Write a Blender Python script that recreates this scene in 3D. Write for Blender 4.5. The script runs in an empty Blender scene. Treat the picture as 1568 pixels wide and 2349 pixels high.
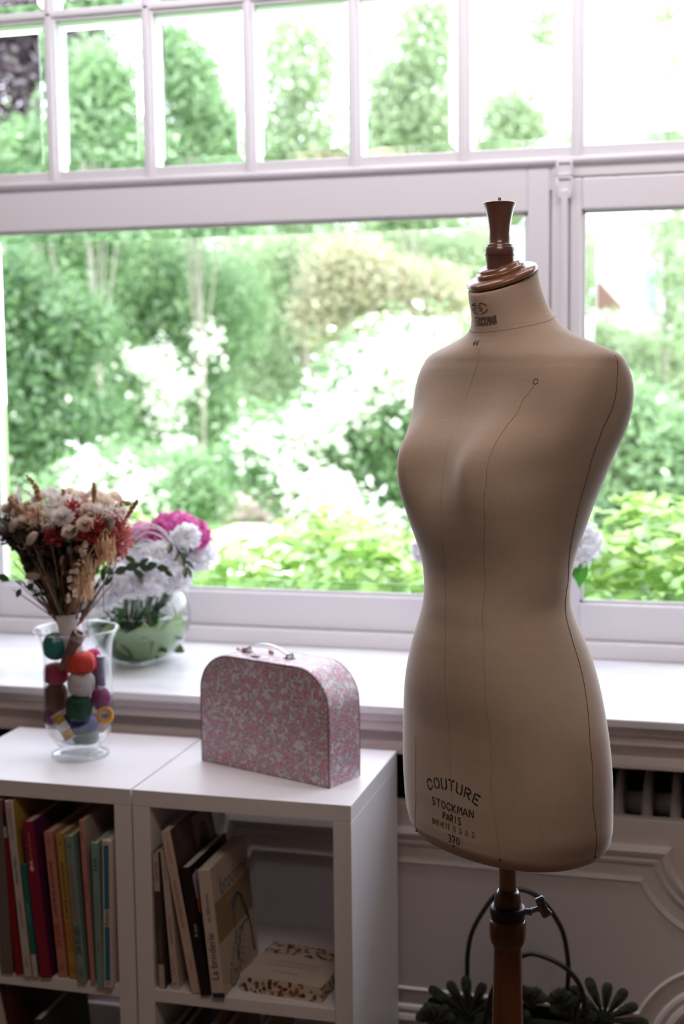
import bpy, bmesh, math, random
import numpy as np
from mathutils import Vector, Matrix, noise as mnoise
random.seed(7); rng = np.random.default_rng(7)
PI = math.pi
scene = bpy.context.scene
COL = scene.collection

# ------------------------------------------------------------------ camera
FPX = 3217.6; CW, CH = 1568.0, 2349.0; CAMH = 1.64
def _axes(y, p, r):
    y, p, r = map(math.radians, (y, p, r))
    fw = Vector((-math.sin(y)*math.cos(p), math.cos(y)*math.cos(p), -math.sin(p)))
    rt = Vector((math.cos(y), math.sin(y), 0)); up = rt.cross(fw)
    return rt*math.cos(r)+up*math.sin(r), -rt*math.sin(r)+up*math.cos(r), fw
AX, AY, AF = _axes(15.316, 6.239, -0.670)
cd = bpy.data.cameras.new('camera'); cam = bpy.data.objects.new('camera', cd); COL.objects.link(cam)
cam.matrix_world = Matrix(((AX.x, AY.x, -AF.x, 0), (AX.y, AY.y, -AF.y, 0), (AX.z, AY.z, -AF.z, CAMH), (0, 0, 0, 1)))
cd.sensor_fit = 'HORIZONTAL'; cd.sensor_width = 24.0; cd.lens = FPX/CW*24.0
cd.clip_start = 0.05; cd.clip_end = 200
cd.dof.use_dof = True; cd.dof.focus_distance = 2.06; cd.dof.aperture_fstop = 3.8
scene.camera = cam
def W(px, py, Y):
    """world point seen at a photo pixel, at depth Y from the camera"""
    d = AX*((px-CW/2)/FPX) - AY*((py-CH/2)/FPX) + AF
    return Vector((0, 0, CAMH)) + d*(Y/d.y)

# ------------------------------------------------------------------ world, lights, exposure
SKY = 6.2
world = bpy.data.worlds.new('sky'); scene.world = world; world.use_nodes = True
wn = world.node_tree; wn.nodes.clear()
wo = wn.nodes.new('ShaderNodeOutputWorld'); bg = wn.nodes.new('ShaderNodeBackground')
tc = wn.nodes.new('ShaderNodeTexCoord'); sp = wn.nodes.new('ShaderNodeSeparateXYZ'); rp = wn.nodes.new('ShaderNodeValToRGB')
wn.links.new(tc.outputs['Generated'], sp.inputs[0]); wn.links.new(sp.outputs['Z'], rp.inputs[0])
rp.color_ramp.elements[0].position = 0.0; rp.color_ramp.elements[0].color = (0.87, 0.89, 1.0, 1)
rp.color_ramp.elements[1].position = 0.7; rp.color_ramp.elements[1].color = (0.80, 0.84, 1.0, 1)
wn.links.new(rp.outputs[0], bg.inputs[0]); bg.inputs[1].default_value = SKY
wn.links.new(bg.outputs[0], wo.inputs[0])
sd = bpy.data.lights.new('sun', 'SUN'); sd.energy = 5.0; sd.angle = math.radians(3); sd.color = (1.0, 0.95, 0.85)
sun = bpy.data.objects.new('sun', sd); COL.objects.link(sun)
sun.rotation_euler = Vector((0.55, -0.16, 0.85)).to_track_quat('Z', 'Y').to_euler()
def area(name, loc, target, sx, sy, power, color=(1, 1, 1), portal=False):
    ld = bpy.data.lights.new(name, 'AREA'); ld.shape = 'RECTANGLE'; ld.size = sx; ld.size_y = sy
    ld.energy = power; ld.color = color
    if portal: ld.cycles.is_portal = True
    o = bpy.data.objects.new(name, ld); COL.objects.link(o); o.location = loc
    o.rotation_euler = (Vector(loc)-Vector(target)).to_track_quat('Z', 'Y').to_euler()
    return o
area('window_portal', (-0.9, 3.68, 1.98), (-0.9, 0, 1.98), 4.2, 2.1, 1, portal=True)
# added fill lamps, unseen: one lifts the window frames, one the dress form
area('window_frame_fill', (-0.6, 2.75, 3.08), (-0.7, 3.6, 1.6), 3.2, 0.3, 40, (0.95, 0.90, 1.0))
area('dress_form_fill', (-0.1, 0.85, 2.85), (-0.3, 2.15, 1.55), 0.9, 0.5, 12.5, (1.0, 0.80, 0.71))
vs = scene.view_settings
vs.view_transform = 'Standard'; vs.look = 'None'; vs.exposure = 0.0; vs.gamma = 1.0; vs.use_curve_mapping = False
cy = scene.cycles
cy.max_bounces = 10; cy.diffuse_bounces = 4; cy.glossy_bounces = 4; cy.transmission_bounces = 10; cy.transparent_max_bounces = 12
cy.sample_clamp_indirect = 6.0; cy.caustics_reflective = True; cy.caustics_refractive = True
cy.use_denoising = True

# ------------------------------------------------------------------ materials
def newmat(name):
    m = bpy.data.materials.new(name); m.use_nodes = True
    nt = m.node_tree; nt.nodes.clear()
    out = nt.nodes.new('ShaderNodeOutputMaterial')
    return m, nt, out
def N(nt, typ, **kw):
    n = nt.nodes.new(typ)
    for k, v in kw.items():
        if hasattr(n, k): setattr(n, k, v)
        else: n.inputs[k].default_value = v
    return n
def c4(c): return (c[0], c[1], c[2], 1)
def ramp(nt, stops, interp='LINEAR'):
    r = nt.nodes.new('ShaderNodeValToRGB'); cr = r.color_ramp; cr.interpolation = interp
    while len(cr.elements) < len(stops): cr.elements.new(0.5)
    for e, (p, c) in zip(cr.elements, stops): e.position = p; e.color = c4(c)
    return r
def pbr(name, color, rough=0.5, metal=0.0, var=0.0, scale=8.0, bump=0.0, bscale=60.0, spec=0.5, stretch=None, color2=None, detail=3.0, sheen=0.0, coat=0.0):
    m, nt, out = newmat(name)
    b = N(nt, 'ShaderNodeBsdfPrincipled'); b.inputs['Roughness'].default_value = rough; b.inputs['Metallic'].default_value = metal
    b.inputs['Specular IOR Level'].default_value = spec
    if sheen: b.inputs['Sheen Weight'].default_value = sheen
    if coat: b.inputs['Coat Weight'].default_value = coat; b.inputs['Coat Roughness'].default_value = 0.12
    b.inputs['Base Color'].default_value = c4(color)
    if var or color2 or bump:
        t = N(nt, 'ShaderNodeTexCoord'); mp = N(nt, 'ShaderNodeMapping')
        if stretch: mp.inputs['Scale'].default_value = stretch
        nt.links.new(t.outputs['Object'], mp.inputs[0])
    if var or color2:
        n = N(nt, 'ShaderNodeTexNoise'); n.inputs['Scale'].default_value = scale; n.inputs['Detail'].default_value = detail
        nt.links.new(mp.outputs[0], n.inputs['Vector'])
        c2 = color2 or tuple(x*(1-var) for x in color)
        r = ramp(nt, [(0.35, c2), (0.65, color)])
        nt.links.new(n.outputs[0], r.inputs[0]); nt.links.new(r.outputs[0], b.inputs['Base Color'])
    if bump:
        n2 = N(nt, 'ShaderNodeTexNoise'); n2.inputs['Scale'].default_value = bscale; n2.inputs['Detail'].default_value = 4
        nt.links.new(mp.outputs[0], n2.inputs['Vector'])
        bp = N(nt, 'ShaderNodeBump'); bp.inputs['Strength'].default_value = bump; bp.inputs['Distance'].default_value = 0.002
        nt.links.new(n2.outputs[0], bp.inputs['Height']); nt.links.new(bp.outputs[0], b.inputs['Normal'])
    nt.links.new(b.outputs[0], out.inputs[0])
    return m
def leafmat(name, ca, cb, trans=0.4, gloss=0.08):
    m, nt, out = newmat(name)
    g = N(nt, 'ShaderNodeNewGeometry'); r = ramp(nt, [(0.0, ca), (1.0, cb)])
    nt.links.new(g.outputs['Random Per Island'], r.inputs[0])
    d = N(nt, 'ShaderNodeBsdfDiffuse'); t = N(nt, 'ShaderNodeBsdfTranslucent'); mx = N(nt, 'ShaderNodeMixShader'); mx.inputs[0].default_value = trans
    nt.links.new(r.outputs[0], d.inputs[0]); nt.links.new(r.outputs[0], t.inputs[0])
    nt.links.new(d.outputs[0], mx.inputs[1]); nt.links.new(t.outputs[0], mx.inputs[2])
    gl = N(nt, 'ShaderNodeBsdfGlossy'); gl.inputs['Roughness'].default_value = 0.3
    m2 = N(nt, 'ShaderNodeMixShader'); m2.inputs[0].default_value = gloss
    nt.links.new(mx.outputs[0], m2.inputs[1]); nt.links.new(gl.outputs[0], m2.inputs[2])
    nt.links.new(m2.outputs[0], out.inputs[0])
    return m
def schlick(nt, f0):
    lw = N(nt, 'ShaderNodeLayerWeight'); lw.inputs[0].default_value = .5
    pw = N(nt, 'ShaderNodeMath', operation='POWER'); pw.inputs[1].default_value = 5; nt.links.new(lw.outputs['Facing'], pw.inputs[0])
    ma = N(nt, 'ShaderNodeMath', operation='MULTIPLY_ADD'); ma.inputs[1].default_value = 1-f0; ma.inputs[2].default_value = f0; nt.links.new(pw.outputs[0], ma.inputs[0])
    return ma
def paneglass():
    m, nt, out = newmat('window_glass')
    tr = N(nt, 'ShaderNodeBsdfTransparent'); tr.inputs[0].default_value = (0.97, 0.985, 0.975, 1)
    gl = N(nt, 'ShaderNodeBsdfGlossy'); gl.inputs['Roughness'].default_value = 0.02
    fr = schlick(nt, .06)
    mx = N(nt, 'ShaderNodeMixShader'); nt.links.new(fr.outputs[0], mx.inputs[0])
    nt.links.new(tr.outputs[0], mx.inputs[1]); nt.links.new(gl.outputs[0], mx.inputs[2]); nt.links.new(mx.outputs[0], out.inputs[0])
    return m
def thinglass(name, tint=(1, 1, 1), edge=(.8, .83, .85), ior=1.35, mixglass=0.0):
    m, nt, out = newmat(name)
    lw = N(nt, 'ShaderNodeLayerWeight'); lw.inputs[0].default_value = .25; r = ramp(nt, [(0.0, tint), (0.90, tint), (1.0, edge)]); nt.links.new(lw.outputs['Facing'], r.inputs[0])
    tr = N(nt, 'ShaderNodeBsdfTransparent'); nt.links.new(r.outputs[0], tr.inputs[0]); last = tr
    if mixglass:
        g = N(nt, 'ShaderNodeBsdfGlass'); g.inputs['IOR'].default_value = 1.45; g.inputs['Roughness'].default_value = 0
        mm = N(nt, 'ShaderNodeMixShader'); mm.inputs[0].default_value = mixglass; nt.links.new(tr.outputs[0], mm.inputs[1]); nt.links.new(g.outputs[0], mm.inputs[2]); last = mm
    gl = N(nt, 'ShaderNodeBsdfGlossy'); gl.inputs['Roughness'].default_value = 0.01; fr = schlick(nt, .06 if 1.2 < ior else .03)
    mx = N(nt, 'ShaderNodeMixShader'); nt.links.new(fr.outputs[0], mx.inputs[0]); nt.links.new(last.outputs[0], mx.inputs[1]); nt.links.new(gl.outputs[0], mx.inputs[2]); nt.links.new(mx.outputs[0], out.inputs[0])
    return m
def solidglass(name, color=(1, 1, 1), ior=1.45, rough=0.0):
    m, nt, out = newmat(name)
    g = N(nt, 'ShaderNodeBsdfGlass'); g.inputs['Color'].default_value = c4(color); g.inputs['IOR'].default_value = ior; g.inputs['Roughness'].default_value = rough
    nt.links.new(g.outputs[0], out.inputs[0]); return m

M = {}
M['paint'] = pbr('white_gloss_paint', (0.80, 0.78, 0.80), 0.32, bump=0.05, bscale=25)
M['panel'] = pbr('painted_panelling', (0.78, 0.72, 0.71), 0.45, bump=0.06, bscale=20)
M['wall'] = pbr('warm_wall_paint', (0.26, 0.17, 0.12), 0.8, var=0.08)
M['ceil'] = pbr('ceiling_paint', (0.50, 0.42, 0.38), 0.85)
M['floor'] = pbr('oak_floor', (0.12, 0.06, 0.035), 0.4, var=0.4, scale=5, stretch=(1, 12, 1))
M['marble'] = pbr('marble_sill', (0.84, 0.84, 0.86), 0.28, color2=(0.70, 0.70, 0.74), scale=5, detail=9, stretch=(1, 3, 1))
M['melamine'] = pbr('white_melamine', (0.80, 0.78, 0.80), 0.38)
M['melfront'] = pbr('white_melamine_edge', (0.74, 0.69, 0.66), 0.45)
M['wood'] = pbr('varnished_red_wood', (0.15, 0.05, 0.018), 0.28, color2=(0.09, 0.028, 0.010), scale=9, stretch=(6, 6, 0.6), coat=0.35)
M['palewood'] = pbr('pale_turned_wood', (0.34, 0.19, 0.10), 0.35, color2=(0.26, 0.14, 0.07), scale=9, stretch=(6, 6, 0.6))
M['capwood'] = pbr('neck_cap_wood', (0.30, 0.145, 0.085), 0.25, color2=(0.23, 0.10, 0.055), scale=14, stretch=(1, 6, 1), coat=0.4)
M['knobwood'] = pbr('neck_knob_wood', (0.17, 0.085, 0.070), 0.30, color2=(0.135, 0.065, 0.052), scale=10, stretch=(6, 6, .6), coat=0.4)
M['iron'] = pbr('blackened_iron', (0.045, 0.04, 0.045), 0.35, metal=0.6, bump=0.2, bscale=90)
M['steel'] = pbr('worn_grey_steel', (0.30, 0.30, 0.36), 0.4, metal=0.7, bump=0.2, bscale=120)
M['tack'] = pbr('dark_tack', (0.05, 0.035, 0.03), 0.4, metal=0.5)
M['ink'] = pbr('stencil_ink', (0.022, 0.020, 0.022), 0.8, color2=(0.06, 0.05, 0.045), scale=260)
M['inkfade'] = pbr('faded_stencil_ink', (0.10, 0.07, 0.055), 0.85, color2=(0.17, 0.125, 0.095), scale=300)
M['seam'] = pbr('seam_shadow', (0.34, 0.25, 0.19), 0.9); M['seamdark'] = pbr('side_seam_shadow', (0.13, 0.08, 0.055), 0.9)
M['rad'] = pbr('radiator_enamel', (0.62, 0.58, 0.58), 0.35)
M['dark'] = pbr('cavity_shade', (0.06, 0.05, 0.05), 0.9)  # shade of the radiator recess put into the colour of its back
M['cream'] = pbr('cream_page_edge', (0.66, 0.60, 0.52), 0.8)
M['black'] = pbr('black_cord', (0.018, 0.015, 0.018), 0.45)
M['pane'] = paneglass(); M['bevel'] = solidglass('bevelled_glass', (0.97, 1.0, 0.98), 1.5)
M['vglass'] = thinglass('clear_vase_glass', (.99, .992, .995), (.70, .73, .77), 1.3); M['foot'] = thinglass('vase_foot_glass', (.985, .99, .99), (.93, .94, .96), 1.3, .05); M['bglass'] = thinglass('bowl_glass', (.985, .995, .985), (.80, .86, .82), 1.2)
M['water'] = thinglass('water', (.95, .985, .95), (.8, .85, .82), 1.15)
M['ball'] = None
# linen
def linen():
    m, nt, out = newmat('aged_linen')
    t = N(nt, 'ShaderNodeTexCoord'); b = N(nt, 'ShaderNodeBsdfPrincipled'); b.inputs['Roughness'].default_value = 0.85
    b.inputs['Specular IOR Level'].default_value = 0.2; b.inputs['Sheen Weight'].default_value = 0.7; b.inputs['Sheen Roughness'].default_value = 0.35
    def nz(scale, det, mp=None):
        n = N(nt, 'ShaderNodeTexNoise'); n.inputs['Scale'].default_value = scale; n.inputs['Detail'].default_value = det
        if mp:
            q = N(nt, 'ShaderNodeMapping'); q.inputs['Scale'].default_value = mp; nt.links.new(t.outputs['Object'], q.inputs[0]); nt.links.new(q.outputs[0], n.inputs['Vector'])
        else: nt.links.new(t.outputs['Object'], n.inputs['Vector'])
        return n
    warp = nz(420, 2, (1, 1, 0.04)); weft = nz(420, 2, (0.04, 0.04, 1))
    add = N(nt, 'ShaderNodeMath', operation='ADD'); nt.links.new(warp.outputs[0], add.inputs[0]); nt.links.new(weft.outputs[0], add.inputs[1])
    st = nz(7, 4); r = ramp(nt, [(0.30, (0.50, 0.39, 0.31)), (0.62, (0.56, 0.445, 0.36))]); nt.links.new(st.outputs[0], r.inputs[0])
    r2 = ramp(nt, [(0.55, (0.93, 0.92, 0.91)), (1.0, (1.0, 1.0, 1.0))])
    hl = N(nt, 'ShaderNodeMath', operation='MULTIPLY'); hl.inputs[1].default_value = 0.85; nt.links.new(add.outputs[0], hl.inputs[0]); nt.links.new(hl.outputs[0], r2.inputs[0])
    mx = N(nt, 'ShaderNodeMix', data_type='RGBA', blend_type='MULTIPLY'); mx.inputs[0].default_value = 1.0
    nt.links.new(r.outputs[0], mx.inputs[6]); nt.links.new(r2.outputs[0], mx.inputs[7]); nt.links.new(mx.outputs[2], b.inputs['Base Color'])
    bp = N(nt, 'ShaderNodeBump'); bp.inputs['Strength'].default_value = 0.12; bp.inputs['Distance'].default_value = 0.0008
    nt.links.new(add.outputs[0], bp.inputs['Height']); nt.links.new(bp.outputs[0], b.inputs['Normal'])
    nt.links.new(b.outputs[0], out.inputs[0]); return m
M['linen'] = linen()
def solid(rgb, rough=0.6, key=None, **kw):
    k = 'solid_%.3f_%.3f_%.3f_%.2f' % (*rgb, rough)
    if k not in M: M[k] = pbr('paint_%d' % len(M), rgb, rough, **kw)
    return M[k]

# ------------------------------------------------------------------ mesh helpers
class MB:
    def __init__(s): s.v = []; s.f = []; s.mi = []; s.sm = []
    def add(s, vs, fs, mi=0, smooth=False):
        o = len(s.v); s.v.extend([tuple(v) for v in vs])
        for f in fs: s.f.append([o+i for i in f]); s.mi.append(mi); s.sm.append(smooth)
    def box(s, x0, x1, y0, y1, z0, z1, mi=0):
        s.add([(x0, y0, z0), (x1, y0, z0), (x1, y1, z0), (x0, y1, z0), (x0, y0, z1), (x1, y0, z1), (x1, y1, z1), (x0, y1, z1)],
              [(0, 3, 2, 1), (4, 5, 6, 7), (0, 1, 5, 4), (1, 2, 6, 5), (2, 3, 7, 6), (3, 0, 4, 7)], mi)
    def tube(s, pts, r, seg=8, mi=0, caps=True, smooth=True):
        pts = [Vector(p) for p in pts]; n = len(pts)
        rs = r if hasattr(r, '__len__') else [r]*n
        vs = []; up = None
        for i, p in enumerate(pts):
            d = (pts[min(i+1, n-1)]-pts[max(i-1, 0)]).normalized()
            if up is None: up = Vector((0, 0, 1)) if abs(d.z) < 0.9 else Vector((1, 0, 0))
            a = d.cross(up)
            if a.length < 1e-6: a = d.orthogonal()
            a.normalize(); b = a.cross(d).normalized(); up = b
            for k in range(seg):
                t = 2*PI*k/seg; vs.append(p+a*(rs[i]*math.cos(t))+b*(rs[i]*math.sin(t)))
        fs = [(i*seg+k, i*seg+(k+1) % seg, (i+1)*seg+(k+1) % seg, (i+1)*seg+k) for i in range(n-1) for k in range(seg)]
        if caps: fs += [tuple(range(seg))[::-1], tuple(range((n-1)*seg, n*seg))]
        s.add(vs, fs, mi, smooth)
    def lathe(s, prof, seg=48, c=(0, 0, 0), axis=None, mi=0, smooth=True, closed=False):
        c = Vector(c); R = Matrix.Identity(3) if axis is None else Vector(axis).to_track_quat('Z', 'Y').to_matrix()
        vs = []
        for r, z in prof:
            for k in range(seg):
                t = 2*PI*k/seg; vs.append(c+R @ Vector((max(r, 1e-5)*math.cos(t), max(r, 1e-5)*math.sin(t), z)))
        n = len(prof); fs = []
        for i in range(n if closed else n-1):
            j = (i+1) % n
            for k in range(seg): fs.append((i*seg+k, i*seg+(k+1) % seg, j*seg+(k+1) % seg, j*seg+k))
        s.add(vs, fs, mi, smooth)
    def ell(s, c, rad, rot=None, seg=12, rings=8, mi=0):
        c = Vector(c); vs = []; R = rot or Matrix.Identity(3)
        for i in range(rings+1):
            p = PI*i/rings
            for k in range(seg):
                t = 2*PI*k/seg
                vs.append(c+R @ Vector((rad[0]*math.sin(p)*math.cos(t), rad[1]*math.sin(p)*math.sin(t), rad[2]*math.cos(p))))
        fs = [(i*seg+k, (i+1)*seg+k, (i+1)*seg+(k+1) % seg, i*seg+(k+1) % seg) for i in range(rings) for k in range(seg)]
        s.add(vs, fs, mi, True)
    def leaf(s, base, d, side, L, w, bend=0.0, mi=0):
        """pointed leaf with a fold and droop"""
        d = Vector(d).normalized(); side = Vector(side); side = (side-d*side.dot(d))
        if side.length < 1e-4: side = d.orthogonal()
        side.normalize(); n = d.cross(side); base = Vector(base)
        P = []
        for t, ww in ((0, 0.02), (0.25, 0.75), (0.55, 1.0), (0.8, 0.6), (1, 0.02)):
            m = base+d*(L*t)-n*(bend*L*t*t)
            P += [m-side*(w*ww/2)+n*(w*0.12*ww), m, m+side*(w*ww/2)+n*(w*0.12*ww)]
        fs = []
        for i in range(4):
            fs += [(i*3, i*3+1, i*3+4, i*3+3), (i*3+1, i*3+2, i*3+5, i*3+4)]
        s.add(P, fs, mi, True)
    def build(s, name, mats, parent=None, bevel=0.0, bseg=2, sub=0):
        me = bpy.data.meshes.new(name); me.from_pydata(s.v, [], s.f)
        for m in (mats if isinstance(mats, (list, tuple)) else [mats]): me.materials.append(m)
        me.polygons.foreach_set('material_index', s.mi); me.polygons.foreach_set('use_smooth', s.sm); me.update()
        o = bpy.data.objects.new(name, me); COL.objects.link(o)
        if parent: o.parent = parent
        if bevel:
            b = o.modifiers.new('bevel', 'BEVEL'); b.width = bevel; b.segments = bseg; b.limit_method = 'ANGLE'; b.angle_limit = math.radians(40)
        if sub:
            b = o.modifiers.new('sub', 'SUBSURF'); b.levels = sub; b.render_levels = sub
        return o
def tag(o, label, cat, group=None, kind=None):
    if label: o['label'] = label
    if cat: o['category'] = cat
    if group: o['group'] = group
    if kind: o['kind'] = kind
    return o
def thing(name, label, cat, loc=(0, 0, 0), group=None, kind=None):
    o = bpy.data.objects.new(name, None); COL.objects.link(o); o.location = loc; o.empty_display_size = 0.02
    return tag(o, label, cat, group, kind)
def struct(name, mb, mat, label=None, cat=None, bevel=0.0):
    o = mb.build(name, mat, bevel=bevel); o['kind'] = 'structure'
    tag(o, label, cat); return o
def relink(o, loc):
    """move mesh origin so that a part built in world space hangs under an Empty at loc"""
    o.data.transform(Matrix.Translation(-Vector(loc)))
def textmesh(s, size, align='CENTER', extr=0.0):
    c = bpy.data.curves.new('t', 'FONT'); c.body = s; c.size = size; c.align_x = align; c.align_y = 'CENTER'; c.resolution_u = 3
    o = bpy.data.objects.new('t', c); COL.objects.link(o); bpy.context.view_layer.update()
    me = bpy.data.meshes.new_from_object(o.evaluated_get(bpy.context.evaluated_depsgraph_get()))
    V = [tuple(v.co) for v in me.vertices]; Fc = [tuple(p.vertices) for p in me.polygons]
    bpy.data.objects.remove(o); bpy.data.curves.remove(c); bpy.data.meshes.remove(me)
    return V, Fc
def put_text(mb, s, size, origin, ex, ey, mi=0, sx=1.0, align='CENTER'):
    V, Fc = textmesh(s, size, align); o = Vector(origin); ex = Vector(ex); ey = Vector(ey)
    mb.add([o+ex*(v[0]*sx)+ey*v[1] for v in V], Fc, mi)

# ================================================================== SETTING
XL, XR, YB, YW, ZC = -3.1, 2.3, -2.6, 3.60, 3.12
m = MB(); m.box(XL, XR, YB, YW, -0.05, 0); struct('floor', m, M['floor'], 'dark oak floor of the room', 'floor')
m = MB(); m.box(XL, XR, YB, YW+.1, ZC, ZC+.1); struct('ceiling', m, M['ceil'], 'pale ceiling of the room', 'ceiling')
m = MB(); m.box(XL-.1, XL, YB, YW+.1, 0, ZC); struct('wall_left', m, M['wall'], 'warm wall on the left side of the room', 'wall')
m = MB(); m.box(XR, XR+.1, YB, YW+.1, 0, ZC); struct('wall_right', m, M['wall'], 'warm wall on the right side of the room', 'wall')
m = MB(); m.box(XL, XR, YB-.1, YB, 0, ZC); struct('wall_back', m, M['wall'], 'warm wall behind the photographer', 'wall')
m = MB()
m.box(XL, XR, 3.57, 3.72, 0, 0.875); m.box(XL, XR, 3.57, 3.72, 3.02, ZC)
m.box(XL, -2.95, 3.57, 3.72, 0.875, 3.02); m.box(1.35, XR, 3.57, 3.72, 0.875, 3.02)
struct('wall_window', m, M['panel'], 'white painted wall around the large window', 'wall')

# --- radiator cover: board with notched raised panels, under a moulded apron
m = MB()
m.box(XL, XR, 3.0, 3.03, 0, 0.644)
struct('trim_1', m, M['panel'], 'white panelled front of the radiator cover under the sill', 'panelling', bevel=0.003)
def notched(x0, x1, z0, z1, d, r, n=10):
    R = r+d; P = []; q = math.sqrt(R*R-d*d); a0 = math.asin(d/R); a1 = PI/2-a0
    for cx, cz, sx, sz, rev in ((x0, z0, 1, 1, 0), (x1, z0, -1, 1, 1), (x1, z1, -1, -1, 0), (x0, z1, 1, -1, 1)):
        arc = []
        for k in range(n+1):
            a = a0+(a1-a0)*k/n
            arc.append((cx+sx*R*math.sin(a), cz+sz*R*math.cos(a)))
        if rev: arc = arc[::-1]
        P += arc
    return P
PROF = [(0, 0), (0.002, .010), (0.012, .014), (0.022, .010), (0.025, .004), (0.030, .003), (0.034, .008), (0.041, .006), (0.046, 0.0), (0.070, 0.0005), (0.078, .004), (0.082, .005), (0.086, 0.0)]
def panelmould(x0, x1, n, z0=.125, z1=.588, r=.125):
    mb = MB(); rings = []
    for d, hh in PROF:
        rings.append([(x, 3.0-hh, z) for x, z in notched(x0, x1, z0, z1, d, r)])
    k = len(rings[0]); V = [p for R_ in rings for p in R_]
    fs = [(i*k+j, i*k+(j+1) % k, (i+1)*k+(j+1) % k, (i+1)*k+j) for i in range(len(rings)-1) for j in range(k)]
    mb.add(V, fs, 0, False)
    struct('trim_%d' % n, mb, M['panel'], ['white raised moulding with notched corners, panel behind the dress form', 'white raised moulding of the panel left of the shelf units', 'white raised moulding of the panel to the right of the dress form'][n-2], 'moulding')
panelmould(-1.236, 0.03, 2); panelmould(-2.60, -1.33, 3); panelmould(0.125, 1.39, 4)
# apron under sill
m = MB()
pf = [(2.975, .857), (2.972, .836), (2.982, .832), (2.984, .829), (2.984, .816), (2.980, .812), (2.984, .808), (2.990, .802), (2.999, .790), (3.004, .782), (3.002, .777), (2.996, .772), (2.993, .765), (2.993, .757), (3.06, .757), (3.06, .857)]
n_ = len(pf)
m.add([(XL, y, z) for y, z in pf]+[(XR, y, z) for y, z in pf], [(i, (i+1) % n_, n_+(i+1) % n_, n_+i) for i in range(n_)])
struct('trim_5', m, M['panel'], 'white moulded apron running below the marble sill', 'moulding')
m = MB(); m.box(XL, XR, 2.95, 3.56, .856, .875); struct('trim_6', m, M['marble'], 'white marble window sill with thin front edge', 'window sill', bevel=.003)
m = MB(); m.box(XL, XR, 3.50, 3.57, 0, .855); struct('trim_7', m, M['dark'], 'shade-coloured back of the radiator recess', 'recess')
m = MB(); m.box(XL, XR, 2.985, 3.0, 0, .09); struct('baseboard_window', m, M['panel'], 'white baseboard of the radiator cover', 'baseboard', bevel=.004)

# --- radiator in the recess
rad = thing('radiator', 'old white cast iron radiator seen through the slot under the sill', 'radiator', (-0.1, 3.2, 0))
secs = MB()
def radsec(x):
    s = MB(); P = []
    for k in range(17):
        a = PI*k/16; P.append((3.21-0.085*math.cos(a), .65+0.045*math.sin(a)))
    P = [(3.125, .12)]+P+[(3.295, .12)]
    for th, off in ((.006, 0), (.010, .008)):
        V = []
        for sx in (-1, 1):
            V += [(x+sx*th, 3.21+(y-3.21)*(1-off*6), z-off*1.2 if z > .3 else z) for y, z in P]
        n = len(P); s.add(V, [tuple(range(n)), tuple(range(2*n-1, n-1, -1))]+[(i, n+i, n+(i+1) % n, (i+1) % n) for i in range(n)])
    s.tube([(x-.032, 3.21, .615), (x+.032, 3.21, .615)], .026, 12)
    s.tube([(x, 3.13, .15), (x, 3.13, .64), (x, 3.14, .665)], [.013, .013, .009], 10)
    return s
for i in range(9):
    o = radsec(-0.03-0.0625*i+.0625*2).build('section', M['rad'], rad, bevel=.003); relink(o, rad.location)

# ================================================================== WINDOW
GY = 3.590; FY0, FY1 = 3.565, 3.625
def pane(mb, x0, x1, z0, z1, y=GY, bw=.024, te=.0062, ti=.0022):
    """flat centre (slot 0) with a solid bevelled border (slot 1)"""
    xi0, xi1, zi0, zi1 = x0+bw, x1-bw, z0+bw, z1-bw
    mb.add([(xi0, y, zi0), (xi1, y, zi0), (xi1, y, zi1), (xi0, y, zi1)], [(0, 1, 2, 3)], 0)
    O = [(x0, z0), (x1, z0), (x1, z1), (x0, z1)]; I_ = [(xi0, zi0), (xi1, zi0), (xi1, zi1), (xi0, zi1)]
    V = [(x, y-te+.001, z) for x, z in O]+[(x, y-ti+.001, z) for x, z in I_]+[(x, y+.001, z) for x, z in O]+[(x, y+.001, z) for x, z in I_]
    fs = []
    for i in range(4):
        j = (i+1) % 4
        fs += [(i, j, 4+j, 4+i), (8+j, 8+i, 12+i, 12+j), (8+i, 8+j, j, i), (4+i, 4+j, 12+j, 12+i)]
    mb.add(V, fs, 1)
def casement(n, gx0, gx1, gz0, gz1, st, label):
    w = thing('window_%d' % n, label, 'window', ((gx0+gx1)/2, FY0, gz0), kind='structure')
    f = MB(); a, b, c, d = gx0-st[0], gx1+st[1], gz0-st[2], gz1+st[3]
    f.box(a, gx0, FY0, FY1, c, d); f.box(gx1, b, FY0, FY1, c, d); f.box(gx0, gx1, FY0, FY1, c, gz0); f.box(gx0, gx1, FY0, FY1, gz1, d)
    o = f.build('sash', M['paint'], w, bevel=.004); relink(o, w.location)
    g = MB(); t = .009   # glazing bead
    g.box(gx0, gx0+t, FY0+.012, GY-.005, gz0, gz1); g.box(gx1-t, gx1, FY0+.012, GY-.005, gz0, gz1); g.box(gx0, gx1, FY0+.012, GY-.005, gz0, gz0+t); g.box(gx0, gx1, FY0+.012, GY-.005, gz1-t, gz1)
    o = g.build('glazing_bead', M['paint'], w, bevel=.002); relink(o, w.location)
    p = MB(); pane(p, gx0+.002, gx1-.002, gz0+.002, gz1-.002, bw=.03, te=.006)
    o = p.build('window_pane', [M['pane'], M['bevel']], w); relink(o, w.location)
    return w
casement(1, -1.995, -.487, 1.012, 2.000, (.055, .055, .094, .113), 'large lower window sash behind the flowers and suitcase')
w2 = casement(2, -.352, 1.20, 1.012, 2.000, (.030, .06, .094, .078), 'lower window sash to the right of the dress form neck')
casement(3, -2.90, -2.135, 1.012, 2.000, (.05, .055, .094, .113), 'lower window sash at the far left end of the wall')
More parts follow.
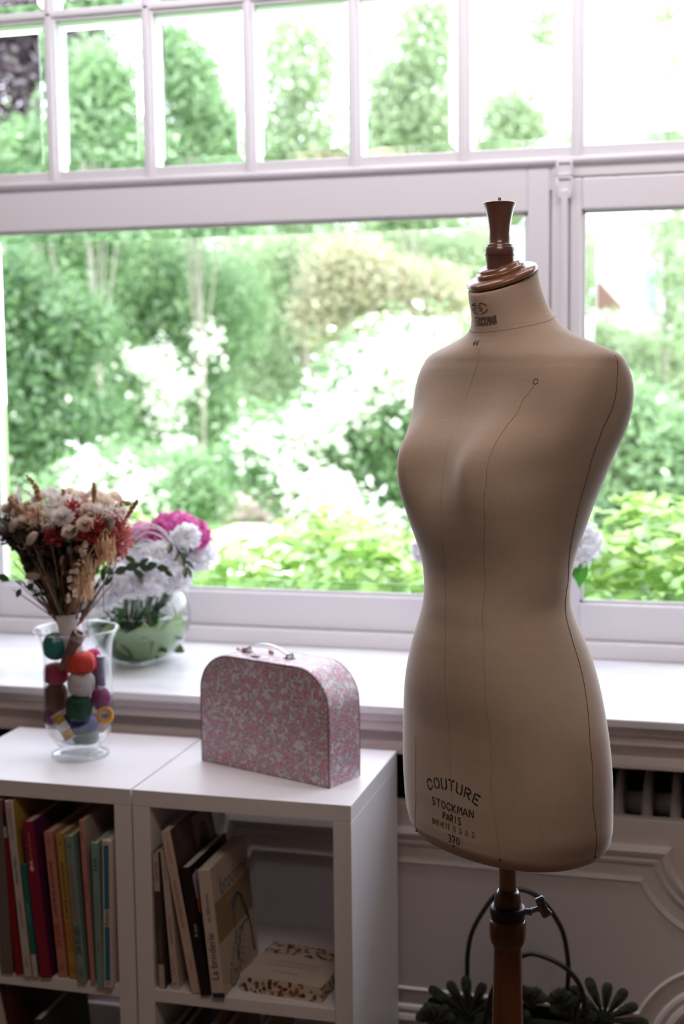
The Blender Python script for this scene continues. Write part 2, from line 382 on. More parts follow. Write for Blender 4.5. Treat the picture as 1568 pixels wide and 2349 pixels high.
# fixed frame: bottom rail, mullions, transom
m = MB()
m.box(-2.95, 1.35, 3.535, 3.64, .875, .917)
m.box(-.427, 1.35, FY0+.0, 3.64, 2.081, 2.118); m.box(-2.95, -.427, FY0+.003, 3.64, 2.05, 2.118)
for x0, x1 in ((-.427, -.384), (-2.078, -2.052), (1.262, 1.35)): m.box(x0, x1, FY0+.001, 3.64, .917, 2.112)
for x0, x1 in ((-.45, -.37), (-2.09, -2.04)): m.box(x0, x1, FY0+.02, 3.645, .917, 2.112)
struct('window_4', m, M['paint'], 'white fixed window frame with posts and wide transom rail', 'window frame', bevel=.003)
m = MB(); m.tube([(-2.95, FY0-.004, 2.121), (1.35, FY0-.004, 2.121)], .009, 12); m.box(-2.95, 1.35, FY0-.008, 3.64, 2.112, 2.124)
struct('trim_8', m, M['paint'], 'rounded bead on top of the wide transom rail', 'moulding')
# espagnolette rod and covers on window 2
b = MB(); b.box(-.4025, -.3855, 3.548, 3.566, 1.00, 2.05); o = b.build('bolt_rod', M['paint'], w2, bevel=.005); relink(o, w2.location)
def loopplate(z0, z1, wid, taper):
    mb = MB(); x = -.394
    pts = [(x-wid, z1), (x+wid, z1), (x+wid, (z0+z1)/2), (x+wid*taper, z0), (x-wid*taper, z0), (x-wid, (z0+z1)/2)]
    P = [Vector((px, 3.552, pz)) for px, pz in pts]
    R_ = []
    for i in range(6):
        a, b_, c = P[i-1], P[i], P[(i+1) % 6]
        for t in (0.25, 0.1, 0): R_.append(b_+(a-b_)*t*.6)
        for t in (.1, .25): R_.append(b_+(c-b_)*t*.6)
    mb.tube(R_+[R_[0]], .0035, 8)
    mb.add([Vector((v.x, 3.554, v.z)) for v in P]+[Vector((v.x, 3.566, v.z)) for v in P], [(0, 1, 2, 3, 4, 5)]+[(i, 6+i, 6+(i+1) % 6, (i+1) % 6) for i in range(6)])
    return mb
for a_, b_, t_ in ((2.085, 2.116, 1), (2.030, 2.078, .7)):
    o = loopplate(a_, b_, .0175, t_).build('bolt_cover', M['paint'], w2); relink(o, w2.location)
# upper grid
UZ = [(2.157, 2.555), (2.585, 2.965)]
XM = [-.6485+.2835*k for k in range(-8, 8)]
XM = [x for x in XM if -2.95 < x < 1.35]
up = thing('window_5', 'upper window grid of small bevelled panes above the transom', 'window', (-.8, FY0, 2.13), kind='structure')
f = MB()
f.box(-2.95, 1.35, FY0+.006, 3.63, 2.124, 2.157)
f.box(-2.95, 1.35, FY0+.006, 3.63, 2.555, 2.585); f.box(-2.95, 1.35, FY0+.006, 3.63, 2.965, 3.02)
for x in XM: f.box(x-.0165, x+.0165, FY0+.004, 3.63, 2.13, 3.0)
f.box(-2.95, -2.92, FY0+.006, 3.63, 2.13, 3.0); f.box(1.32, 1.35, FY0+.006, 3.63, 2.13, 3.0)
for x in XM:  # moulded ridge on each bar
    f.box(x-.008, x+.008, FY0-.004, FY0+.008, 2.13, 3.0)
f.box(-2.95, 1.35, FY0-.004, FY0+.008, 2.564, 2.577)
o = f.build('muntins', M['paint'], up, bevel=.003); relink(o, up.location)
edges = [-2.92+.0165]+XM+[1.32-.0165]
for z0, z1 in UZ:
    for a_, b_ in zip(edges[:-1], edges[1:]):
        if b_-a_ < .08: continue
        p = MB(); pane(p, a_+.0165, b_-.0165, z0, z1, te=.0068+random.uniform(-.0008, .0008))
        dy = random.uniform(-.0006, .0006)
        o = p.build('window_pane', [M['pane'], M['bevel']], up); relink(o, up.location)

# ================================================================== SHELF UNITS
TOPZ = .79
def shelfunit(x0, label):
    x1 = x0+.452; u = thing('shelf_unit', label, 'shelf', ((x0+x1)/2, 2.515, 0), group='white cube shelf units under the sill')
    ex = Vector(u.location)
    def part(nm, *b, mat=None):
        q = MB(); q.box(*b); o = q.build(nm, mat or M['melamine'], u, bevel=.0012); relink(o, ex)
    part('top', x0, x1, 2.515, 2.903, TOPZ-.034, TOPZ)
    part('side_panel', x0, x0+.0365, 2.515, 2.903, 0, TOPZ-.0345)
    part('side_panel', x1-.0365, x1, 2.515, 2.903, 0, TOPZ-.0345)
    part('shelf_board', x0+.037, x1-.037, 2.515, 2.888, .351, .378)
    part('bottom', x0+.037, x1-.037, 2.515, 2.903, 0, .034)
shelfunit(-1.130, 'white cube shelf unit under the suitcase, its side facing the dress form')
shelfunit(-1.586, 'white cube shelf unit under the glass vase, left of the other unit')

# ================================================================== BOOKS
BZ = .378
def book(x, Y, t, h, lean, d, col, label, z=BZ, bands=(), texts=(), front=None, cat='book', pages=None, fronttxt=(), group='books on the shelves', extras=None):
    """spine faces the room; x = where the lower left corner stands"""
    u = thing('book', label, cat, (x, Y, z), group=group); u.rotation_euler = (0, math.radians(-lean), 0)
    if lean < 0: u.location.x += t*0; u.location.z += abs(math.sin(math.radians(lean)))*t
    th = min(.0022, t*.16)
    c = MB(); c.box(0, t, 0, th, 0, h); c.box(0, th, th, d, 0, h); c.box(t-th, t, th, d, 0, h, 1)
    fm = solid(front, .45) if front else solid(col, .45)
    c.build('cover', [solid(col, .45), fm], u, bevel=.0006)
    p = MB(); p.box(th, t-th, th, d-.003, .003, h-.003); p.build('pages', M['cream'], u)
    for (z0, z1, bc, *mg) in bands:
        g_ = mg[0]*t if mg else .0003
        q = MB(); q.box(g_, t-g_, -.0004, .0, z0, z1); q.build('spine_band', solid(bc, .45), u)
    for (s, zc, size, tc_, *rest) in texts:
        q = MB(); put_text(q, s, size, (t*(rest[1] if len(rest) > 1 else .5), -.0008, zc), (0, 0, 1), (-1, 0, 0), sx=rest[0] if rest else 1)
        q.build('spine_lettering', solid(tc_, .6), u)
    if extras: extras(u, t, h, d)
    return u
K_ = (.015, .012, .012)
book(-1.4335, 2.508, .0265, .371, 1.5, .25, (.16, .135, .13), 'thick grey book at the left edge of the upper left cell', texts=[('Couture', .06, .008, (.3, .26, .25))])
book(-1.400, 2.509, .0170, .3705, 4.7, .24, (.22, .008, .010), 'tall dark red book with black and cream bands near its top', bands=[(.317, .344, K_), (.292, .315, (.5, .42, .36))], texts=[('Jupes', .06, .010, (.5, .03, .02)), ('8', .303, .012, (.3, .25, .2))])
book(-1.3783, 2.505, .0165, .3715, 4.6, .24, (.55, .50, .48), 'tall pale grey book with handwritten style spine title', front=(.42, .28, .06),
     texts=[('Femmes à Passion', .225, .0095, (.05, .05, .05), .85), ('gamme de modèles', .135, .009, (.2, .2, .2), .8), ('Coudre Mode', .325, .011, (.30, .29, .29)), ('tissus', .03, .008, (.15, .1, .1))])
book(-1.3589, 2.507, .0112, .239, 4.5, .21, (.01, .16, .15), 'short teal green paperback with a white foot', bands=[(0, .048, (.58, .52, .48))], texts=[('CEINTURES', .135, .0085, (.25, .42, .40)), ('+ + +', .02, .006, (.1, .1, .1))])
def fleuron(u, t, h, d):
    q = MB(); q.add([(t*.45+dx, -.0009, h-.095+dz) for dx, dz in ((0, -.011), (.0055, -.004), (.003, .002), (.0015, .004), (.004, .012), (-.004, .012), (-.0015, .004), (-.003, .002), (-.0055, -.004))], [tuple(range(9))])
    q.build('spine_emblem', solid((.75, .55, .30), .5), u)
book(-1.3422, 2.506, .0242, .331, 5.1, .24, (.24, .008, .040), 'burgundy hardback with a small gold emblem on its spine', front=(.09, .012, .06),
     texts=[('Astrid Le Provost', .275, .0095, (.62, .34, .25)), ('Flammarion', .045, .008, (.38, .06, .09))], extras=fleuron)
PK, YL, TG = (.56, .24, .18), (.50, .29, .06), (.21, .30, .27)
for X_, Y_, t_, c_, ln, tc1, tc2, nm, q_, lab in (
        (-1.3064, 2.518, .0187, PK, 4.3, (.05, .04, .04), (.50, .045, .02), '200 JUPES', 50, 'salmon pink pattern book titled 200 JUPES'),
        (-1.2800, 2.515, .0180, YL, 4.0, (.05, .05, .04), (.55, .09, .01), '200 HAUTS', 20, 'mustard yellow pattern book titled 200 HAUTS'),
        (-1.2569, 2.505, .0175, TG, 3.6, (.50, .08, .05), (.02, .035, .06), '200 ROBES', 20, 'grey green pattern book titled 200 ROBES')):
    book(X_, Y_, t_, .308, ln, .22, c_, lab, texts=[('À PARTIR DE %d PATRONS' % q_, .188, .0100, tc1, 1.02), (nm, .090, .0165, tc2, .80), ('Editions\nCouture', .022, .0050, K_), ('Modes\nlibres', .288, .0042, K_)])
book(-1.2297, 2.508, .0085, .342, 2.5, .22, (.60, .23, .19), 'thin coral booklet rising above its neighbours', front=(.45, .36, .33), texts=[('Le b.a.-ba couture', .19, .006, (.25, .04, .03)), ('patrons', .31, .006, (.2, .04, .03))])
book(-1.2130, 2.501, .0140, .300, 0.6, .21, (.20, .36, .31), 'mint green book with a handwritten black word on the spine', texts=[('Lena', .255, .013, K_, 1.1), ('le dressing de toutes les saisons', .165, .0055, (.45, .12, .10)), ('Robes', .085, .009, (.5, .06, .05))])
book(-1.1960, 2.498, .0175, .308, -1.0, .21, (.62, .52, .50), 'white book with blue spine panels and the word Robes', bands=[(.165, .298, (.02, .17, .27), .2), (.015, .128, (.02, .17, .27), .2)], front=(.60, .48, .44),
     texts=[('Robes', .147, .0125, K_, 1.0), ('la', .009, .008, K_)])
book(-1.0833, 2.517, .0125, .285, 1.5, .21, (.075, .05, .045), 'dark brown book with a pale label at the top of its spine', bands=[(.205, .284, (.52, .42, .36)), (0, .052, (.52, .45, .38))], texts=[('Gabrielle', .245, .012, (.2, .13, .11)), ('Voyages en aiguille de soie', .095, .0055, (.42, .26, .18)), ('+ + +', .02, .006, (.1, .1, .1))])
def reddots(u, t, h, d):
    q = MB()
    for dx, dz in ((.003, .062), (.005, .052), (.009, .045), (.004, .040), (.008, .034), (.004, .030)):
        q.ell((dx, -.0004, dz), (.0013, .0004, .0022), None, 8, 6)
    q.build('spine_dots', solid((.50, .01, .015), .5), u)
book(-1.0571, 2.522, .0142, .289, 3.8, .21, (.58, .48, .42), 'white craft book with red dots low on its spine', texts=[('pretty broderie', .125, .0095, (.50, .16, .12)), ('mercerie', .24, .0075, (.40, .36, .32)), ('G', .012, .008, K_)], extras=reddots)
def darkphoto(u, t, h, d):
    q = MB(); q.box(t, t+.0004, .03, d-.004, .10, h-.004); q.build('cover_photo', solid((.085, .045, .045), .4), u)
    q = MB(); q.box(t+.0003, t+.0008, .11, d-.02, .17, h-.01); q.build('cover_photo', solid((.28, .2, .18), .4), u)
    q = MB(); q.ell((t+.0006, .16, h-.07), (.0004, .03, .045), None, 16, 8); q.build('cover_photo', solid((.05, .025, .025), .4), u)
book(-1.0120, 2.513, .0195, .335, 9.9, .22, (.60, .47, .40), 'tall cream book leaning left, title in red capitals', front=(.07, .035, .035), texts=[('ALPHABETS ANCIENS', .185, .0110, (.50, .12, .10), .95), ('* + *', .255, .006, (.4, .1, .1)), ('points de croix', .29, .007, (.5, .16, .12)), ('Passion', .06, .008, (.5, .16, .12))], extras=darkphoto)
def blackextra(u, t, h, d):
    q = MB(); q.box(t-.006, t-.0005, .012, d-.004, h-.0025, h+.0006); q.build('page_edge', M['cream'], u)
    q = MB(); q.add([(t+.0005, y, z) for y, z in ((.006, .245), (.034, .25), (.034, .19), (.010, .195))], [(0, 1, 2, 3)]); q.build('cover_photo', solid((.55, .50, .55), .4), u)
    q = MB(); q.ell((t+.0007, .022, .178), (.0005, .012, .018), None, 12, 8); q.build('cover_photo', solid((.60, .17, .01), .4), u)
    q = MB(); q.ell((t+.0007, .026, .145), (.0005, .006, .022), None, 12, 8); q.build('cover_photo', solid((.55, .25, .30), .4), u)
book(-.9905, 2.508, .0205, .264, 8.4, .21, (.012, .009, .010), 'black hardback with a colour photograph wrapping its cover', texts=[('fil tout', .135, .010, (.6, .55, .5), 1, .6)], extras=blackextra)
def broderie(u, t, h, d):
    q = MB(); x = t+.0007
    put_text(q, 'broderie', .052, (x, d*.56, h-.052), (0, 1, 0), (0, 0, 1), sx=.88)
    q.build('cover_lettering', solid((.16, .15, .17), .6), u)
    q = MB(); put_text(q, '260 points', .018, (x, d*.47, h-.088), (0, 1, 0), (0, 0, 1)); q.build('cover_lettering', solid((.60, .42, .30), .6), u)
    q = MB(); q.box(t, t+.0005, .006, d-.002, h-.155, h-.072); q.build('cover_photo', solid((.27, .19, .09), .5), u)
    q = MB()
    def L3(P, r=.0012): q.tube([(x+.001, y, z) for y, z in P], r, 6)
    L3([(.098, .155), (.094, .135), (.096, .10), (.094, .055), (.096, .038)], .0007)
    L3([(.098, .150), (.105, .165), (.125, .172), (.145, .160), (.162, .135), (.176, .105), (.186, .07), (.19, .02)])
    L3([(.098, .146), (.112, .155), (.125, .166), (.140, .16), (.150, .135), (.165, .112), (.180, .09), (.188, .05), (.192, .02)])
    L3([(.096, .04), (.105, .06), (.120, .085), (.145, .098), (.170, .096), (.182, .094)])
    q.build('cover_thread', solid((.015, .06, .12), .5), u)
    q = MB()
    for k in range(26):
        a = 2*PI*k/26; cy_, cz_ = .094+.047*math.cos(a)+.012*math.sin(a), .048+.042*math.sin(a)+.022*math.cos(a)
        q.tube([(x+.0004, cy_, cz_), (x+.0004, cy_-.0055*math.sin(a+.2), cz_+.0045*math.cos(a+.2))], .0011, 5)
    for k in range(18):
        a = 2*PI*k/18; cy_, cz_ = .094+.028*math.cos(a), .052+.028*math.sin(a)+.010*math.cos(a)
        q.tube([(x+.0004, cy_, cz_), (x+.0004, cy_-.004*math.sin(a), cz_+.004*math.cos(a))], .0009, 5)
    q.build('cover_stitches', solid((.05, .13, .13), .5), u)
    q = MB(); q.box(.002, t+.0006, -.0008, .004, .0, .010); q.build('spine_ribbon', solid((.02, .035, .10), .5), u)
book(-.9661, 2.506, .0255, .262, 5.4, .215, (.60, .50, .43), 'thick cream hardback titled La broderie, front cover showing blue stitches', front=(.50, .42, .34),
     texts=[('La broderie', .085, .0215, (.05, .055, .12), .96), ('en 260 points', .185, .0105, (.10, .10, .16))], extras=broderie)
# lower row of books, only their tops in view
LR = [(-1.545, .018, .30, 3, (.45, .40, .38), 'pale grey book in the lower left cell, leftmost'), (-1.500, .022, .285, 6, (.50, .44, .42), 'white book in the lower left cell, second from the left'),
      (-1.412, .014, .315, 11, (.60, .52, .47), 'white spined book in the lower left cell, leaning left'), (-1.390, .018, .305, 11, (.06, .008, .01), 'dark red book in the lower left cell, leaning on the white one'),
      (-1.355, .02, .24, 5, (.04, .03, .03), 'black book in the lower left cell, rightmost')]
for X_, t_, h_, ln, c_, lab in LR: book(X_, 2.53, t_, h_, ln, .21, c_, lab, z=.034)
LR2 = [(-1.065, .02, .245, 4, (.2, .16, .15), 'brown book in the lower right cell, nearest the middle divider'), (-1.020, .018, .255, 7, (.05, .04, .04), 'black book in the lower right cell beside the brown one'),
       (-.965, .012, .262, 6, (.5, .38, .30), 'thin cream book in the lower right cell'), (-.945, .02, .25, 6, (.24, .02, .02), 'red book in the lower right cell beside the thin cream one'),
       (-.87, .018, .262, 5, (.22, .10, .05), 'rust brown book in the lower right cell, rightmost')]
for X_, t_, h_, ln, c_, lab in LR2: book(X_, 2.53, t_, h_, ln, .21, c_, lab, z=.034)

# --- patterned kit box
def kitmat():
    m, nt, out = newmat('floral_box_paper')
    t = N(nt, 'ShaderNodeTexCoord'); b = N(nt, 'ShaderNodeBsdfPrincipled'); b.inputs['Roughness'].default_value = .5
    v = N(nt, 'ShaderNodeTexVoronoi'); v.inputs['Scale'].default_value = 95; nt.links.new(t.outputs['Object'], v.inputs['Vector'])
    r = ramp(nt, [(0.0, (.62, .54, .46)), (.08, (.24, .06, .02)), (.30, (.42, .15, .03)), (.45, (.02, .035, .05)), (.65, (.08, .03, .02)), (.85, (.20, .05, .03))], 'CONSTANT')
    s = N(nt, 'ShaderNodeSeparateXYZ'); nt.links.new(v.outputs['Color'], s.inputs[0])
    g = N(nt, 'ShaderNodeMath', operation='LESS_THAN'); g.inputs[1].default_value = .47; nt.links.new(v.outputs['Distance'], g.inputs[0])
    mx = N(nt, 'ShaderNodeMix', data_type='RGBA'); mx.inputs[6].default_value = (.62, .54, .46, 1)
    nt.links.new(s.outputs[0], r.inputs[0]); nt.links.new(g.outputs[0], mx.inputs[0]); nt.links.new(r.outputs[0], mx.inputs[7])
    nt.links.new(mx.outputs[2], b.inputs['Base Color']); nt.links.new(b.outputs[0], out.inputs[0]); return m
M['kit'] = kitmat()
kb = thing('gift_box', 'flat floral patterned box with a cream lid lying beside the embroidery book', 'box', (-.826, 2.625, BZ)); kb.rotation_euler = (0, 0, math.radians(-5.5))
q = MB(); q.box(-.088, .088, -.085, .085, 0, .018); q.build('box_base', M['kit'], kb, bevel=.001)
q = MB(); q.box(-.089, .089, -.086, .086, .0186, .034); q.build('box_lid', M['kit'], kb, bevel=.001)
q = MB(); q.box(-.0885, .0885, -.0855, .030, .034, .0346); q.build('lid_label', solid((.62, .54, .48), .5), kb)
q = MB()
for s_, sz, yy in (("L'APPRENTISSAGE", .0135, -.003), ('DE BRODERIE CHIC', .0135, -.021)): put_text(q, s_, sz, (.0, yy, .0350), (1, 0, 0), (0, 1, 0), sx=.95)
q.build('lid_lettering', solid((.50, .30, .12), .4), kb)
q = MB(); put_text(q, 'ARTISANE', .010, (-.005, -.050, .0350), (1, 0, 0), (0, 1, 0), sx=1.2); put_text(q, "L'APPRENTIE LA BRODERIE", .0075, (0, -.0856, .009), (1, 0, 0), (0, 0, 1)); q.build('lid_lettering', solid((.25, .18, .12), .5), kb)

# ================================================================== SUITCASE
def floral():
    m, nt, out = newmat('pink_floral_paper')
    t = N(nt, 'ShaderNodeTexCoord'); b = N(nt, 'ShaderNodeBsdfPrincipled'); b.inputs['Roughness'].default_value = .38
    wn_ = N(nt, 'ShaderNodeTexNoise'); wn_.inputs['Scale'].default_value = 40; wn_.inputs['Detail'].default_value = 2; nt.links.new(t.outputs['Object'], wn_.inputs['Vector'])
    ma = N(nt, 'ShaderNodeMix', data_type='VECTOR'); ma.inputs[0].default_value = .05
    nt.links.new(t.outputs['Object'], ma.inputs[4]); nt.links.new(wn_.outputs['Color'], ma.inputs[5])
    v = N(nt, 'ShaderNodeTexVoronoi'); v.inputs['Scale'].default_value = 96; nt.links.new(ma.outputs[1], v.inputs['Vector'])
    r = ramp(nt, [(0.0, (.60, .15, .22)), (.30, (.62, .27, .34)), (.45, (.45, .31, .36)), (.58, (.36, .33, .34)), (.72, (.64, .58, .62))])
    nt.links.new(v.outputs['Distance'], r.inputs[0])
    n = N(nt, 'ShaderNodeTexNoise'); n.inputs['Scale'].default_value = 210; n.inputs['Detail'].default_value = 2; nt.links.new(t.outputs['Object'], n.inputs['Vector'])
    r2 = ramp(nt, [(.34, (.50, .48, .50)), (.48, (1, 1, 1)), (.56, (1, 1, 1)), (.62, (1.2, 1.2, 1.2))]); nt.links.new(n.outputs[0], r2.inputs[0])
    mx = N(nt, 'ShaderNodeMix', data_type='RGBA', blend_type='MULTIPLY'); mx.inputs[0].default_value = 1
    nt.links.new(r.outputs[0], mx.inputs[6]); nt.links.new(r2.outputs[0], mx.inputs[7]); nt.links.new(mx.outputs[2], b.inputs['Base Color'])
    nt.links.new(b.outputs[0], out.inputs[0]); return m
M['floral'] = floral()
SW, SD, SH, SR = .345, .103, .238, .082
su = thing('suitcase', 'small pink floral cardboard suitcase with a white handle on the shelf', 'suitcase', (-.746, 2.607, TOPZ)); su.rotation_euler = (0, 0, math.atan2(-.129, .32))
def caseprof(inset=0.0):
    P = [(-SW+inset, inset), (-inset, inset)]
    P += [(-SR+(SR-inset)*math.cos(a), SH-SR+(SR-inset)*math.sin(a)) for a in [PI/2*k/14 for k in range(15)]]
    P += [(-SW+SR+(SR-inset)*math.cos(a), SH-SR+(SR-inset)*math.sin(a)) for a in [PI/2+PI/2*k/14 for k in range(15)]]
    return P
q = MB(); rings = [(.0035, 0.0), (.0012, .0012), (0, .004), (0, SD-.004), (.0012, SD-.0012), (.0035, SD)]
V = []; n_ = len(caseprof())
for ins, y in rings: V += [(x, y, z) for x, z in caseprof(ins)]
fs = [(i*n_+j, i*n_+(j+1) % n_, (i+1)*n_+(j+1) % n_, (i+1)*n_+j) for i in range(len(rings)-1) for j in range(n_)]
fs += [tuple(range(n_))[::-1], tuple(range((len(rings)-1)*n_, len(rings)*n_))]
q.add(V, fs); q.build('case_shell', M['floral'], su)
q = MB(); q.box(-SW+.004, -.004, .004, SD-.004, -.0002, .0024); q.build('base_edge', solid((.12, .04, .04), .6), su)
for yy in (0.0, SD):
    q = MB(); P = caseprof(.0015)[1:]+[caseprof(.0015)[0]]
    P3 = [Vector((x, yy, z)) for x, z in P]
    q.tube(P3, .0013, 6); q.build('edge_piping', solid((.22, .10, .12), .5), su)
q = MB(); P3 = [Vector((x, -.0003, z)) for x, z in caseprof(.0065)[1:]]
LL = 0; path = []
P3 = [Vector((-.0065, -.0003, .01))]+P3[1:]+[Vector((-SW+.0065, -.0003, .01))]
for a_, b_ in zip(P3[:-1], P3[1:]):
    nseg = max(1, int((b_-a_).length/.002))
    for k in range(nseg): path.append(a_.lerp(b_, k/nseg))
for k in range(0, len(path)-4, 6): q.tube([path[k], path[k+2], path[k+3]], .0007, 5)
q.build('stitching', solid((.72, .62, .68), .6), su)
hx = -SW*.565
q = MB()
hp = [(-.062, .004), (-.056, .012), (-.035, .019), (-.01, .023), (.015, .021), (.040, .012), (.056, .003)]
for y0, nn in ((SD*.5-.006, 1), (SD*.5+.006, 1)): pass
Vh = []
for x, z in hp:
    Vh += [(hx+x, SD*.5-.007, SH+z+.002), (hx+x, SD*.5+.007, SH+z+.002), (hx+x, SD*.5+.007, SH+z-.001), (hx+x, SD*.5-.007, SH+z-.001)]
fh = [(i*4+j, i*4+(j+1) % 4, (i+1)*4+(j+1) % 4, (i+1)*4+j) for i in range(len(hp)-1) for j in range(4)]+[(0, 1, 2, 3), (27, 26, 25, 24)]
q.add(Vh, fh, 0, True); q.build('handle', [solid((.72, .70, .74), .3)], su, sub=1)
for sx in (-.060, .055):
    q = MB(); q.tube([(hx+sx, SD*.5-.011, SH+.001), (hx+sx, SD*.5-.010, SH+.008), (hx+sx, SD*.5+.010, SH+.008), (hx+sx, SD*.5+.011, SH+.001)], .0018, 8); q.box(hx+sx-.012, hx+sx+.012, SD*.5-.006, SD*.5+.006, SH, SH+.0015)
    q.build('handle_ring', solid((.10, .08, .09), .3), su)
q = MB(); q.box(hx-.02, hx-.004, .016, .026, SH, SH+.003); q.build('clasp', solid((.06, .05, .05), .35), su, bevel=.001)
q = MB()
for k, (x, y, r) in enumerate(((-.085, .05, .0035), (-.070, .05, .0045), (-.064, .046, .0045), (-.01, .066, .004), (-.002, .064, .0035))): q.ell((hx+x, y, SH+r), (r, r, r))
q.tube([(hx-.085, .05, SH+.002), (hx-.07, .05, SH+.003), (hx-.055, .05, SH+.004)], .0012, 6)
q.build('bead_charm', solid((.60, .30, .16), .5), su)

# ================================================================== HURRICANE VASE
VC = Vector((-1.3385, 2.715, TOPZ))
va = thing('glass_vase', 'clear flared footed glass vase full of thread balls on the shelf', 'vase', VC)
outer = [(.0, .0), (.058, .0), (.0625, .003), (.062, .007), (.052, .012), (.043, .016), (.041, .019), (.046, .026), (.056, .036), (.066, .050), (.0725, .068), (.0748, .090), (.0742, .120), (.0735, .150), (.0732, .185), (.0735, .215), (.0752, .238), (.079, .256), (.085, .270), (.0905, .279)]
inner = [(.0895, .2795), (.0835, .2705), (.077, .256), (.0732, .238), (.0712, .215), (.0708, .185), (.071, .150), (.0717, .120), (.0722, .090), (.070, .069), (.0635, .053), (.053, .041), (.040, .034), (.0, .031)]
q = MB(); q.lathe([(r, z) for r, z in outer if z > .018]+[(.0905, .2805)]+inner[:-1]+[(.0, .031)], 64); q.build('vase_body', M['vglass'], va)
q = MB(); q.lathe([(r, z) for r, z in outer if z <= .027]+[(.040, .030), (0, .0305)], 64); q.build('foot', M['foot'], va)
q = MB(); q.lathe([(.0895, .2795), (.0905, .2815), (.0918, .2800), (.0908, .2780)], 64, closed=True); q.build('rim', M['foot'], va)
def yarnmat(name, c):
    m, nt, out = newmat(name); t = N(nt, 'ShaderNodeTexCoord'); b = N(nt, 'ShaderNodeBsdfPrincipled'); b.inputs['Roughness'].default_value = .6; b.inputs['Specular IOR Level'].default_value = .2
    w = N(nt, 'ShaderNodeTexWave'); w.inputs['Scale'].default_value = 75; w.inputs['Distortion'].default_value = 3; nt.links.new(t.outputs['Object'], w.inputs['Vector'])
    r = ramp(nt, [(0, tuple(x*.55 for x in c)), (.7, c)]); nt.links.new(w.outputs[0], r.inputs[0]); nt.links.new(r.outputs[0], b.inputs['Base Color'])
    bp = N(nt, 'ShaderNodeBump'); bp.inputs['Strength'].default_value = .5; bp.inputs['Distance'].default_value = .001; nt.links.new(w.outputs[0], bp.inputs['Height']); nt.links.new(bp.outputs[0], b.inputs['Normal'])
    nt.links.new(b.outputs[0], out.inputs[0]); return m
VG = 'thread balls and spools inside the glass vase'
SC = .000943
def vpos(px, py, dy=0.0):
    p = W(px, py, VC.y+dy); r = Vector((p.x-VC.x, p.y-VC.y)); return p
def tball(px, py, rx, rz, dy, c, label, tilt=0, sq=3.0):
    p = vpos(px, py, dy); u = tag(thing('thread_ball', label, 'thread ball', p), None, None, VG)
    q = MB(); a, h = rx*SC*1.04, rz*SC*1.07; prof = []
    for k in range(17):
        t = PI*k/16; s_, c_ = math.sin(t), math.cos(t)
        prof.append((a*s_**(2/sq)*(1), h*(abs(c_)**(2/sq))*(1 if c_ > 0 else -1)))
    prof = [(max(.0, r_), z_) for r_, z_ in prof][::-1]
    q.lathe(prof, 28); o = q.build('wound_thread', yarnmat('thread_'+label.split()[0], c), u)
    q = MB(); q.lathe([(a*.28, h+.0008), (a*.12, h+.0010), (a*.12, -h-.0010), (a*.28, -h-.0008)], 16); q.build('core', solid((.35, .30, .25), .7), u)
    u.rotation_euler = (math.radians(tilt), math.radians(tilt*.7), 0); return u
tball(197, 1690, 29, 15, 0, (.16, .24, .20), 'sage green thread ball at the bottom of the vase')
tball(192, 1664, 30, 20, .004, (.025, .03, .16), 'navy blue thread ball low in the vase', 15)
tball(181, 1622, 29, 26, -.028, (.01, .075, .045), 'dark green thread ball in the middle of the vase', 8)
tball(117, 1646, 17, 23, .01, (.16, .015, .09), 'plum thread ball low against the left glass', 20)
tball(129, 1598, 25, 31, .0, (.085, .022, .010), 'brown thread ball against the left glass', 5)
tball(231, 1602, 21, 23, .0, (.22, .015, .14), 'purple thread ball against the right glass', 15)
tball(186, 1568, 30, 25, -.022, (.62, .58, .56), 'white thread ball in the middle of the vase', 25)
tball(128, 1545, 28, 23, -.008, (.36, .008, .06), 'magenta thread ball against the left glass', 0)
tball(184, 1520, 32, 23, -.012, (.78, .07, .045), 'coral red thread ball near the top of the vase', 0, 3.6)
tball(127, 1482, 28, 27, -.01, (.008, .22, .18), 'teal thread ball highest on the left of the vase', 30)
tball(214, 1512, 17, 22, .03, (.72, .02, .20), 'hot pink thread ball behind the coral one', 0)
tball(214, 1555, 18, 24, .028, (.10, .01, .04), 'maroon thread ball behind the white one', 0)
tball(160, 1655, 20, 22, .035, (.03, .02, .03), 'black thread ball at the back of the vase', 0)
def spool(pa, pb, r, c, label, rim=(.6, .55, .6), band=None, dy=-.03, name='thread_spool'):
    A_, B_ = vpos(*pa, dy), vpos(*pb, dy); ax = (B_-A_); L_ = ax.length
    u = tag(thing(name, label, 'spool', A_), None, None, VG)
    q = MB(); q.lathe([(0, 0), (r*.92, 0), (r*.92, L_), (0, L_)], 24, axis=ax); q.build('wound_thread', yarnmat('thread_'+label.split()[0]+'_spool', c), u)
    for z0 in (-.0015, L_):
        q = MB(); q.lathe([(r*.3, z0), (r*1.05, z0), (r*1.05, z0+.0018), (r*.3, z0+.0018)], 24, axis=ax, smooth=False); q.build('spool_rim', solid(rim, .4), u)
    if band:
        q = MB(); q.lathe([(r*.96, L_*.36), (r*.96, L_*.66)], 24, axis=ax); q.build('paper_band', solid(band, .5), u)
spool((129, 1640), (160, 1694), .0125, (.52, .30, .05), 'gold thread spool with a white paper band at lower left', band=(.65, .63, .62), dy=-.050)
spool((232, 1506), (233, 1572), .0090, (.22, .20, .36), 'lilac thread spool standing against the right glass', rim=(.7, .7, .8), dy=-.012)
